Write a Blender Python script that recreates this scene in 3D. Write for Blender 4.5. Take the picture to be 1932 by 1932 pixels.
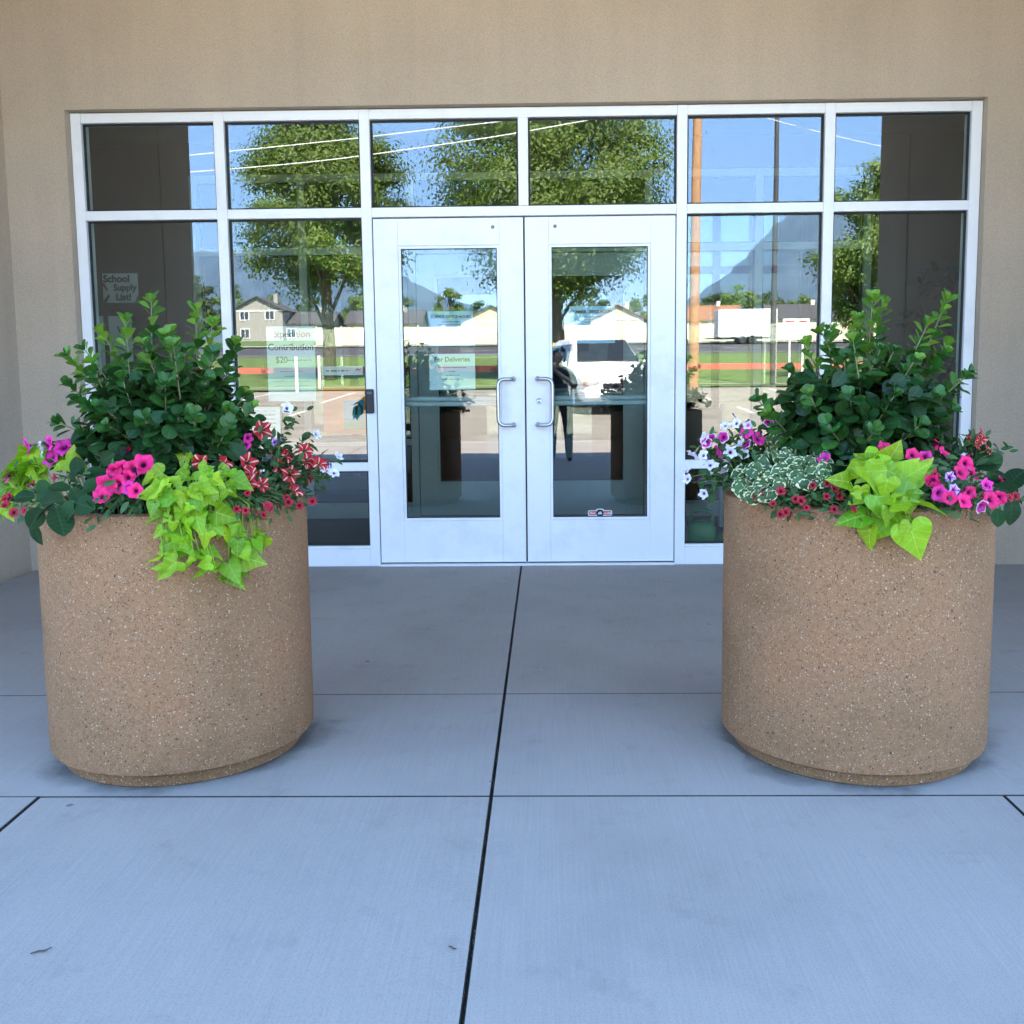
import bpy, math, random
import numpy as np
from mathutils import Vector, Matrix, Euler
random.seed(11); rng = np.random.default_rng(11)
R = math.radians
for o in list(bpy.data.objects): bpy.data.objects.remove(o)
SC = bpy.context.scene; COL = SC.collection
# ------------------------------------------------------------------ camera
CAM = Vector((0.1387, -6.2045, 1.2537)); PIT, YAW, ROLL = 0.1087, 0.0186, -0.0096
F1932, PPX, PPY = 1888.0, 999.94, 894.86
_f = Vector((-math.sin(YAW)*math.cos(PIT), math.cos(YAW)*math.cos(PIT), -math.sin(PIT)))
_r = Vector((math.cos(YAW), math.sin(YAW), 0)); _u = _r.cross(_f)
CR = _r*math.cos(ROLL)+_u*math.sin(ROLL); CU = _u*math.cos(ROLL)-_r*math.sin(ROLL); CF = _f
cd = bpy.data.cameras.new('camera'); cam = bpy.data.objects.new('camera', cd); COL.objects.link(cam)
m = Matrix((( CR.x, CU.x, -CF.x, CAM.x), (CR.y, CU.y, -CF.y, CAM.y), (CR.z, CU.z, -CF.z, CAM.z), (0,0,0,1)))
cam.matrix_world = m
cd.sensor_width = 36; cd.sensor_fit = 'HORIZONTAL'; cd.lens = F1932/1932*36
cd.shift_x = (966-PPX)/1932; cd.shift_y = (PPY-966)/1932
cd.clip_start = 0.005; cd.clip_end = 20000
SC.camera = cam
# ------------------------------------------------------------------ sky, sun, exposure
SUN_EL, SUN_AZ = 48, 10                       # sun stands behind the building
w = bpy.data.worlds.new('World'); SC.world = w; w.use_nodes = True
nt = w.node_tree; sky = nt.nodes.new('ShaderNodeTexSky'); sky.sky_type = 'NISHITA'; sky.sun_disc = False
sky.sun_elevation = R(SUN_EL); sky.sun_rotation = R(SUN_AZ); sky.altitude = 1400; sky.air_density = 0.75; sky.dust_density = 0.05; sky.ozone_density = 2.0
nt.links.new(sky.outputs[0], nt.nodes['Background'].inputs[0]); nt.nodes['Background'].inputs[1].default_value = 0.14
sd = bpy.data.lights.new('sun', 'SUN'); sd.energy = 5.0; sd.angle = R(0.53); sd.color = (1.0, 0.90, 0.74)
sun = bpy.data.objects.new('sun', sd); COL.objects.link(sun)
sv = Vector((math.sin(R(SUN_AZ))*math.cos(R(SUN_EL)), math.cos(R(SUN_AZ))*math.cos(R(SUN_EL)), math.sin(R(SUN_EL))))
sun.rotation_euler = (-sv).to_track_quat('-Z', 'Y').to_euler(); sun.location = (0, 30, 40)
SC.view_settings.view_transform = 'Standard'; SC.view_settings.look = 'None'; SC.view_settings.gamma = 1
SC.view_settings.exposure = 3.68
SC.render.engine = 'CYCLES'; SC.cycles.max_bounces = 8; SC.cycles.transparent_max_bounces = 16; SC.cycles.glossy_bounces = 4; SC.cycles.diffuse_bounces = 4

def at(u, v, Y):                              # point on the plane y = Y for a photograph pixel (2048 wide)
    u *= 1932/2048; v *= 1932/2048
    d = CF + CR*((u-PPX)/F1932) - CU*((v-PPY)/F1932)
    return CAM + d*((Y-CAM.y)/d.y)

# ------------------------------------------------------------------ materials
def N(nt, kind, **kw):
    n = nt.nodes.new('ShaderNode'+kind)
    for k, v in kw.items():
        if k.startswith('i_'):
            key = k[2:]; n.inputs[int(key) if key.isdigit() else key.replace('_', ' ')].default_value = v
        else: setattr(n, k, v)
    return n
def newmat(name):
    m = bpy.data.materials.new(name); m.use_nodes = True
    return m, m.node_tree, m.node_tree.nodes['Principled BSDF'], m.node_tree.links.new
def c4(c): return (c[0], c[1], c[2], 1)
def ramp(nt, stops, interp='LINEAR'):
    r = nt.nodes.new('ShaderNodeValToRGB'); e = r.color_ramp.elements; r.color_ramp.interpolation = interp
    while len(e) < len(stops): e.new(0.5)
    for el, (p, c) in zip(e, stops):
        el.position = p; el.color = c4(c) if isinstance(c, tuple) else (c, c, c, 1)
    return r
def mixc(nt, L, fac, a, b, mode='MIX'):
    x = nt.nodes.new('ShaderNodeMix'); x.data_type = 'RGBA'; x.blend_type = mode
    for sock, val in ((x.inputs[0], fac), (x.inputs[6], a), (x.inputs[7], b)):
        if hasattr(val, 'links'): L(val, sock)
        else: sock.default_value = val if not isinstance(val, tuple) else c4(val)
    return x.outputs[2]
def math_(nt, L, op, a, b=0.0):
    x = nt.nodes.new('ShaderNodeMath'); x.operation = op
    for s, v in ((x.inputs[0], a), (x.inputs[1], b)):
        if hasattr(v, 'links'): L(v, s)
        else: s.default_value = v
    return x.outputs[0]
def plain(name, col, rough=0.6, metal=0.0, var=0.12, scale=6.0, bump=0.0, bscale=80):
    m, nt, b, L = newmat(name)
    tc = N(nt, 'TexCoord'); n = N(nt, 'TexNoise', i_Scale=scale, i_Detail=5.0); L(tc.outputs['Object'], n.inputs['Vector'])
    d = tuple(max(0, x*(1-var)) for x in col); l = tuple(min(1, x*(1+var)) for x in col)
    r = ramp(nt, [(0.3, d), (0.7, l)]); L(n.outputs['Fac'], r.inputs[0]); L(r.outputs[0], b.inputs['Base Color'])
    b.inputs['Roughness'].default_value = rough; b.inputs['Metallic'].default_value = metal
    if bump:
        n2 = N(nt, 'TexNoise', i_Scale=bscale, i_Detail=4.0); L(tc.outputs['Object'], n2.inputs['Vector'])
        bp = N(nt, 'Bump', i_Strength=bump, i_Distance=0.01); L(n2.outputs['Fac'], bp.inputs['Height']); L(bp.outputs[0], b.inputs['Normal'])
    return m
def stucco_mat(name, col):
    m, nt, b, L = newmat(name); tc = N(nt, 'TexCoord')
    n = N(nt, 'TexNoise', i_Scale=0.9, i_Detail=6.0, i_Roughness=0.6); L(tc.outputs['Object'], n.inputs['Vector'])
    g = N(nt, 'TexNoise', i_Scale=130.0, i_Detail=6.0, i_Roughness=0.7); L(tc.outputs['Object'], g.inputs['Vector'])
    mp = N(nt, 'Mapping'); mp.inputs['Scale'].default_value = (5, 5, 0.35); L(tc.outputs['Object'], mp.inputs['Vector'])
    s = N(nt, 'TexNoise', i_Scale=2.0, i_Detail=4.0); L(mp.outputs[0], s.inputs['Vector'])
    r = ramp(nt, [(0.3, tuple(x*0.90 for x in col)), (0.7, tuple(x*1.06 for x in col))]); L(n.outputs['Fac'], r.inputs[0])
    r2 = ramp(nt, [(0.35, 0.78), (0.6, 1.0)]); L(g.outputs['Fac'], r2.inputs[0])
    r3 = ramp(nt, [(0.35, 0.95), (0.65, 1.0)]); L(s.outputs['Fac'], r3.inputs[0])
    c = mixc(nt, L, 1.0, r.outputs[0], r2.outputs[0], 'MULTIPLY'); c = mixc(nt, L, 1.0, c, r3.outputs[0], 'MULTIPLY')
    L(c, b.inputs['Base Color']); b.inputs['Roughness'].default_value = 0.9
    bp = N(nt, 'Bump', i_Strength=0.45, i_Distance=0.004); L(g.outputs['Fac'], bp.inputs['Height']); L(bp.outputs[0], b.inputs['Normal'])
    return m
def concrete_mat(name, col, stain=1.0):
    m, nt, b, L = newmat(name); tc = N(nt, 'TexCoord'); oi = N(nt, 'ObjectInfo')
    ad = N(nt, 'VectorMath', operation='ADD'); L(tc.outputs['Object'], ad.inputs[0]); L(oi.outputs['Location'], ad.inputs[1])
    V = ad.outputs[0]
    big = N(nt, 'TexNoise', i_Scale=1.3, i_Detail=8.0, i_Roughness=0.62); L(V, big.inputs['Vector'])
    mid = N(nt, 'TexNoise', i_Scale=5.5, i_Detail=7.0, i_Roughness=0.7); L(V, mid.inputs['Vector'])
    fine = N(nt, 'TexNoise', i_Scale=260.0, i_Detail=3.0); L(V, fine.inputs['Vector'])
    mp = N(nt, 'Mapping'); mp.inputs['Scale'].default_value = (170, 3.0, 1); L(V, mp.inputs['Vector'])
    br = N(nt, 'TexNoise', i_Scale=1.0, i_Detail=4.0); L(mp.outputs[0], br.inputs['Vector'])
    r = ramp(nt, [(0.30, tuple(x*0.86 for x in col)), (0.52, col), (0.8, tuple(x*1.07 for x in col))]); L(big.outputs['Fac'], r.inputs[0])
    r2 = ramp(nt, [(0.30, 0.80), (0.44, 1.0)]); L(mid.outputs['Fac'], r2.inputs[0])
    r3 = ramp(nt, [(0.3, 0.93), (0.7, 1.03)]); L(br.outputs['Fac'], r3.inputs[0])
    r4 = ramp(nt, [(0.33, 0.82), (0.5, 1.0)]); L(fine.outputs['Fac'], r4.inputs[0])
    c = mixc(nt, L, 0.7*stain, r.outputs[0], r2.outputs[0], 'MULTIPLY'); c = mixc(nt, L, 1.0, c, r3.outputs[0], 'MULTIPLY'); c = mixc(nt, L, 1.0, c, r4.outputs[0], 'MULTIPLY')
    # dark specks: gum spots and grit with shapes of their own
    vo = N(nt, 'TexVoronoi', i_Scale=3.2); L(V, vo.inputs['Vector'])
    cs = N(nt, 'SeparateColor'); L(vo.outputs['Color'], cs.inputs[0])
    s1 = math_(nt, L, 'LESS_THAN', vo.outputs['Distance'], 0.035); s2 = math_(nt, L, 'GREATER_THAN', cs.outputs[0], 0.86)
    c = mixc(nt, L, math_(nt, L, 'MULTIPLY', math_(nt, L, 'MULTIPLY', s1, s2), 0.6), c, (0.06, 0.055, 0.05))
    L(c, b.inputs['Base Color']); b.inputs['Roughness'].default_value = 0.82
    h = math_(nt, L, 'ADD', br.outputs['Fac'], math_(nt, L, 'MULTIPLY', fine.outputs['Fac'], 0.6))
    bp = N(nt, 'Bump', i_Strength=0.22, i_Distance=0.002); L(h, bp.inputs['Height']); L(bp.outputs[0], b.inputs['Normal'])
    return m
def aggregate_mat(name, col):
    m, nt, b, L = newmat(name); tc = N(nt, 'TexCoord'); oi = N(nt, 'ObjectInfo')
    ad = N(nt, 'VectorMath', operation='ADD'); L(tc.outputs['Object'], ad.inputs[0]); L(oi.outputs['Location'], ad.inputs[1]); V = ad.outputs[0]
    big = N(nt, 'TexNoise', i_Scale=3.5, i_Detail=5.0); L(V, big.inputs['Vector'])
    gr = N(nt, 'TexNoise', i_Scale=95.0, i_Detail=6.0, i_Roughness=0.75); L(V, gr.inputs['Vector'])
    r = ramp(nt, [(0.3, (col[0]*.80, col[1]*.80, col[2]*.78)), (0.5, col), (0.7, (col[0]*1.1, col[1]*1.02, col[2]*1.0))]); L(big.outputs['Fac'], r.inputs[0])
    r2 = ramp(nt, [(0.30, 0.74), (0.5, 1.0), (0.75, 1.14)]); L(gr.outputs['Fac'], r2.inputs[0])
    c = mixc(nt, L, 1.0, r.outputs[0], r2.outputs[0], 'MULTIPLY')
    dist = N(nt, 'TexNoise', i_Scale=60.0, i_Detail=2.0); L(V, dist.inputs['Vector'])
    wv = N(nt, 'VectorMath', operation='MULTIPLY_ADD'); L(dist.outputs['Color'], wv.inputs[0]); wv.inputs[1].default_value = (0.014,)*3; L(V, wv.inputs[2])
    hgt = r2.outputs[0]
    msk = N(nt, 'TexNoise', i_Scale=7.0, i_Detail=3.0); L(V, msk.inputs['Vector'])
    for sc, th, dth, colr, sgn, dens in ((120., 0.90, 0.32, (0.58, 0.44, 0.30), 1, 0), (240., 0.84, 0.36, (0.55, 0.43, 0.30), 1, 0), (150., 0.89, 0.32, (0.035, 0.025, 0.02), -1, 1), (80., 0.972, 0.26, (0.03, 0.022, 0.018), -1, 0), (260., 0.86, 0.36, (0.06, 0.04, 0.03), -1, 1)):
        vo = N(nt, 'TexVoronoi', i_Scale=sc); L(wv.outputs[0], vo.inputs['Vector'])
        sp = N(nt, 'SeparateColor'); L(vo.outputs['Color'], sp.inputs[0])
        a = math_(nt, L, 'GREATER_THAN', sp.outputs[0], th)
        if dens: a = math_(nt, L, 'GREATER_THAN', math_(nt, L, 'ADD', sp.outputs[0], math_(nt, L, 'MULTIPLY', msk.outputs['Fac'], 0.3)), th+0.13)
        e = math_(nt, L, 'LESS_THAN', vo.outputs['Distance'], dth); k = math_(nt, L, 'MULTIPLY', a, e)
        c = mixc(nt, L, math_(nt, L, 'MULTIPLY', k, 0.72 if sgn < 0 else 0.6), c, colr)
        hgt = math_(nt, L, 'ADD', hgt, math_(nt, L, 'MULTIPLY', k, 0.5*sgn if sgn < 0 else 0.2))
    L(c, b.inputs['Base Color']); b.inputs['Roughness'].default_value = 0.85; b.inputs['Specular IOR Level'].default_value = 0.15
    bp = N(nt, 'Bump', i_Strength=0.7, i_Distance=0.004); L(hgt, bp.inputs['Height']); L(bp.outputs[0], b.inputs['Normal'])
    return m
def glass_mat(name, refl, tint, wave=0.0):
    m, nt, b, L = newmat(name); nt.nodes.remove(b)
    t = N(nt, 'BsdfTransparent'); t.inputs[0].default_value = c4(tint)
    g = N(nt, 'BsdfGlossy', i_Roughness=0.0); g.inputs[0].default_value = (0.96, 0.98, 1.0, 1)
    if wave:
        tc = N(nt, 'TexCoord'); n = N(nt, 'TexNoise', i_Scale=1.6, i_Detail=0.0); L(tc.outputs['Object'], n.inputs['Vector'])
        bp = N(nt, 'Bump', i_Strength=1.0, i_Distance=wave); L(n.outputs['Fac'], bp.inputs['Height']); L(bp.outputs[0], g.inputs['Normal'])
    x = N(nt, 'MixShader'); x.inputs[0].default_value = refl
    L(t.outputs[0], x.inputs[1]); L(g.outputs[0], x.inputs[2]); L(x.outputs[0], nt.nodes['Material Output'].inputs[0])
    return m
def leaf_mat(name, c1, c2, vein=None, rough=0.4, trans=0.28, edge=None, sub=6.0, veinw=0.02, tcol=None, spec=0.4):
    m, nt, b, L = newmat(name); oi = N(nt, 'ObjectInfo'); uv = N(nt, 'UVMap'); sx = N(nt, 'SeparateXYZ'); L(uv.outputs[0], sx.inputs[0])
    gi = N(nt, 'NewGeometry')
    rnd = math_(nt, L, 'FRACT', math_(nt, L, 'ADD', oi.outputs['Random'], gi.outputs['Random Per Island']))
    c = mixc(nt, L, rnd, c1, c2)
    r2_ = math_(nt, L, 'FRACT', math_(nt, L, 'MULTIPLY', rnd, 7.31)); hs_ = N(nt, 'HueSaturation'); L(c, hs_.inputs['Color']); L(math_(nt, L, 'ADD', math_(nt, L, 'MULTIPLY', r2_, 0.5), 0.72), hs_.inputs['Value']); L(math_(nt, L, 'ADD', math_(nt, L, 'MULTIPLY', math_(nt, L, 'FRACT', math_(nt, L, 'MULTIPLY', rnd, 3.7)), 0.03), 0.485), hs_.inputs['Hue']); c = hs_.outputs[0]
    au = math_(nt, L, 'ABSOLUTE', math_(nt, L, 'SUBTRACT', sx.outputs[0], 0.5))
    tc = N(nt, 'TexCoord'); nz = N(nt, 'TexNoise', i_Scale=40.0, i_Detail=3.0); L(tc.outputs['Object'], nz.inputs['Vector'])
    rz = ramp(nt, [(0.3, 0.82), (0.7, 1.12)]); L(nz.outputs['Fac'], rz.inputs[0]); c = mixc(nt, L, 1.0, c, rz.outputs[0], 'MULTIPLY')
    ph = math_(nt, L, 'ADD', math_(nt, L, 'MULTIPLY', sx.outputs[1], sub*6.283), math_(nt, L, 'MULTIPLY', au, -16.0))
    sv_ = math_(nt, L, 'GREATER_THAN', math_(nt, L, 'SINE', ph), 0.88)
    md = math_(nt, L, 'LESS_THAN', au, veinw)
    vv = math_(nt, L, 'MAXIMUM', md, math_(nt, L, 'MULTIPLY', sv_, 0.45))
    if vein: c = mixc(nt, L, math_(nt, L, 'MULTIPLY', vv, 0.65), c, vein)
    if edge:
        at_ = N(nt, 'Attribute', attribute_name='rim')
        nn = N(nt, 'TexNoise', i_Scale=4.0, i_Detail=2.0); L(tc.outputs['Object'], nn.inputs['Vector'])
        k = math_(nt, L, 'GREATER_THAN', math_(nt, L, 'ADD', at_.outputs['Fac'], math_(nt, L, 'MULTIPLY', math_(nt, L, 'SUBTRACT', nn.outputs['Fac'], 0.5), 1.3)), 0.90)
        c = mixc(nt, L, math_(nt, L, 'MULTIPLY', k, 0.9), c, edge)
    L(c, b.inputs['Base Color']); b.inputs['Roughness'].default_value = rough; b.inputs['Specular IOR Level'].default_value = spec
    bp = N(nt, 'Bump', i_Strength=0.25, i_Distance=0.002); L(vv, bp.inputs['Height']); bp.invert = True; L(bp.outputs[0], b.inputs['Normal'])
    tr = N(nt, 'BsdfTranslucent'); tcx = mixc(nt, L, 1.0, c, tcol or (1.25, 1.35, 0.7), 'MULTIPLY'); L(tcx, tr.inputs[0])
    x = N(nt, 'MixShader'); x.inputs[0].default_value = trans
    L(b.outputs[0], x.inputs[1]); L(tr.outputs[0], x.inputs[2]); L(x.outputs[0], nt.nodes['Material Output'].inputs[0])
    return m
def petal_mat(name, outer, inner, throat, star=None, trans=0.3, rim=None):
    m, nt, b, L = newmat(name); uv = N(nt, 'UVMap'); sx = N(nt, 'SeparateXYZ'); L(uv.outputs[0], sx.inputs[0]); oi = N(nt, 'ObjectInfo')
    # uv: x = angle / 2pi, y = radius 0..1
    st = [(0.0, throat), (0.16, throat), (0.30, inner), (0.62, outer), (1.0, outer)]
    if rim: st[4] = (0.93, rim); st[3] = (0.74, outer)
    r = ramp(nt, st); L(sx.outputs[1], r.inputs[0]); c = r.outputs[0]
    ang = math_(nt, L, 'MULTIPLY', sx.outputs[0], 6.28318*5)
    cs = math_(nt, L, 'COSINE', ang)
    if star:
        wdt = math_(nt, L, 'ADD', math_(nt, L, 'MULTIPLY', math_(nt, L, 'ABSOLUTE', math_(nt, L, 'SUBTRACT', sx.outputs[1], 0.5)), 0.30), 0.80)
        k = math_(nt, L, 'GREATER_THAN', cs, wdt); k = math_(nt, L, 'MULTIPLY', k, math_(nt, L, 'GREATER_THAN', sx.outputs[1], 0.14))
        c = mixc(nt, L, k, c, star)
    else:
        fine = math_(nt, L, 'SINE', math_(nt, L, 'MULTIPLY', sx.outputs[0], 6.28318*35))
        c = mixc(nt, L, math_(nt, L, 'MULTIPLY', math_(nt, L, 'GREATER_THAN', fine, 0.75), 0.16), c, throat)
    hv = N(nt, 'HueSaturation'); L(math_(nt, L, 'ADD', math_(nt, L, 'MULTIPLY', oi.outputs['Random'], 0.35), 0.8), hv.inputs['Value']); L(c, hv.inputs['Color']); c = hv.outputs[0]
    L(c, b.inputs['Base Color']); b.inputs['Roughness'].default_value = 0.6
    tr = N(nt, 'BsdfTranslucent'); L(c, tr.inputs[0]); x = N(nt, 'MixShader'); x.inputs[0].default_value = trans
    L(b.outputs[0], x.inputs[1]); L(tr.outputs[0], x.inputs[2]); L(x.outputs[0], nt.nodes['Material Output'].inputs[0])
    return m
def foliage_mat(name, c1, c2, trans=0.35):
    m, nt, b, L = newmat(name); gi = N(nt, 'NewGeometry'); tc = N(nt, 'TexCoord'); n = N(nt, 'TexNoise', i_Scale=0.7, i_Detail=3.0); L(tc.outputs['Object'], n.inputs['Vector'])
    f = math_(nt, L, 'ADD', math_(nt, L, 'MULTIPLY', gi.outputs['Random Per Island'], 0.4), math_(nt, L, 'MULTIPLY', n.outputs['Fac'], 0.6))
    c = mixc(nt, L, f, c1, c2); L(c, b.inputs['Base Color']); b.inputs['Roughness'].default_value = 0.55
    tr = N(nt, 'BsdfTranslucent'); L(mixc(nt, L, 1.0, c, (1.2, 1.3, 0.6), 'MULTIPLY'), tr.inputs[0]); x = N(nt, 'MixShader'); x.inputs[0].default_value = trans
    L(b.outputs[0], x.inputs[1]); L(tr.outputs[0], x.inputs[2]); L(x.outputs[0], nt.nodes['Material Output'].inputs[0])
    return m
def brushed_aluminium(name, col, rough=0.42):
    m, nt, b, L = newmat(name); tc = N(nt, 'TexCoord'); mp = N(nt, 'Mapping'); mp.inputs['Scale'].default_value = (60, 60, 2.0); L(tc.outputs['Object'], mp.inputs['Vector'])
    n = N(nt, 'TexNoise', i_Scale=2.0, i_Detail=3.0); L(mp.outputs[0], n.inputs['Vector'])
    g = N(nt, 'TexNoise', i_Scale=1.4, i_Detail=6.0, i_Roughness=0.7); L(tc.outputs['Object'], g.inputs['Vector'])
    r = ramp(nt, [(0.3, tuple(x*0.985 for x in col)), (0.7, col)]); L(n.outputs['Fac'], r.inputs[0])
    r2 = ramp(nt, [(0.28, 0.84), (0.48, 1.0)]); L(g.outputs['Fac'], r2.inputs[0])
    L(mixc(nt, L, 1.0, r.outputs[0], r2.outputs[0], 'MULTIPLY'), b.inputs['Base Color']); b.inputs['Metallic'].default_value = 0.08; b.inputs['Roughness'].default_value = rough
    return m
M = {}
M['stucco'] = stucco_mat('tan_stucco', (0.545, 0.44, 0.33))
M['slab'] = concrete_mat('broomed_concrete', (0.350, 0.318, 0.292))
M['walk'] = concrete_mat('pale_concrete', (0.42, 0.40, 0.36), 0.6)
M['joint'] = plain('dirt_in_joint', (0.035, 0.03, 0.025), 0.95, var=0.4, scale=40)
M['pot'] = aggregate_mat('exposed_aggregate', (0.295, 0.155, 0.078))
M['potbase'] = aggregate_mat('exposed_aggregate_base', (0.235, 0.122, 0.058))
M['soil'] = plain('potting_soil', (0.03, 0.022, 0.016), 0.95, var=0.5, scale=60, bump=1.0)
M['alu'] = brushed_aluminium('white_aluminium_frame', (0.88, 0.89, 0.90))
M['alu2'] = brushed_aluminium('clear_aluminium_frame', (0.46, 0.49, 0.50))
M['gasket'] = plain('black_rubber', (0.012, 0.012, 0.013), 0.6)
M['steel'] = plain('satin_steel', (0.55, 0.57, 0.60), 0.28, 1.0, 0.06)
M['glass'] = glass_mat('coated_glass', 0.14, (0.70, 0.79, 0.72), 0.00022)
M['glass_door'] = glass_mat('coated_door_glass', 0.14, (0.72, 0.84, 0.80), 0.00018)
M['glass_in'] = glass_mat('inner_glass', 0.12, (0.75, 0.85, 0.82), 0.0002)
M['clear'] = glass_mat('clear_back_face', 0.0, (0.98, 0.99, 0.985))
M['black'] = plain('black_plastic', (0.02, 0.021, 0.024), 0.45)
M['paper'] = plain('white_paper', (0.85, 0.86, 0.85), 0.8, var=0.03)
M['paper_blue'] = plain('pale_blue_paper', (0.42, 0.62, 0.80), 0.8, var=0.03)
M['ink'] = plain('black_ink', (0.015, 0.015, 0.018), 0.7)
M['inkgrey'] = plain('grey_ink', (0.16, 0.17, 0.19), 0.7)
M['red'] = plain('red_print', (0.55, 0.03, 0.03), 0.6)
M['orange'] = plain('orange_print', (0.85, 0.20, 0.05), 0.7)
M['teal'] = plain('teal_print', (0.02, 0.25, 0.38), 0.7)
M['green'] = plain('green_print', (0.05, 0.30, 0.14), 0.7)
M['canplastic'] = plain('green_plastic', (0.02, 0.22, 0.06), 0.35)
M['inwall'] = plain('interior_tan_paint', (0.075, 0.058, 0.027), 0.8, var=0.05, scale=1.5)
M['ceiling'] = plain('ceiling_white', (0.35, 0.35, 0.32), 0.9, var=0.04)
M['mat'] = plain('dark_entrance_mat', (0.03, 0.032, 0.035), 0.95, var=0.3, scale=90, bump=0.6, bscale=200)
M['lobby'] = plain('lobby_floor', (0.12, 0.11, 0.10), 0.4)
M['roof'] = plain('soffit_paint', (0.42, 0.36, 0.29), 0.85)
M['asphalt'] = plain('worn_asphalt', (0.26, 0.235, 0.195), 0.9, var=0.2, scale=1.2, bump=0.4)
M['road'] = plain('road_asphalt', (0.055, 0.055, 0.058), 0.9, var=0.2, scale=0.8)
M['paint'] = plain('white_road_paint', (0.75, 0.74, 0.70), 0.7, var=0.15, scale=9)
M['grass'] = plain('lawn', (0.10, 0.155, 0.03), 0.9, var=0.35, scale=1.6, bump=0.7, bscale=40)
M['dryland'] = plain('dry_ground', (0.20, 0.17, 0.11), 0.95, var=0.3, scale=0.05)
M['redkerb'] = plain('red_kerb_paint', (0.50, 0.14, 0.09), 0.75, var=0.15)
M['bark'] = plain('bark', (0.09, 0.065, 0.045), 0.95, var=0.4, scale=14, bump=1.0, bscale=30)
M['stem'] = plain('green_stem', (0.13, 0.17, 0.05), 0.6, var=0.2, scale=30)
M['limestem'] = plain('lime_stem', (0.22, 0.34, 0.03), 0.7, var=0.2, scale=30)
M['woodystem'] = plain('woody_stem', (0.16, 0.15, 0.07), 0.7, var=0.25, scale=40)

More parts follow.
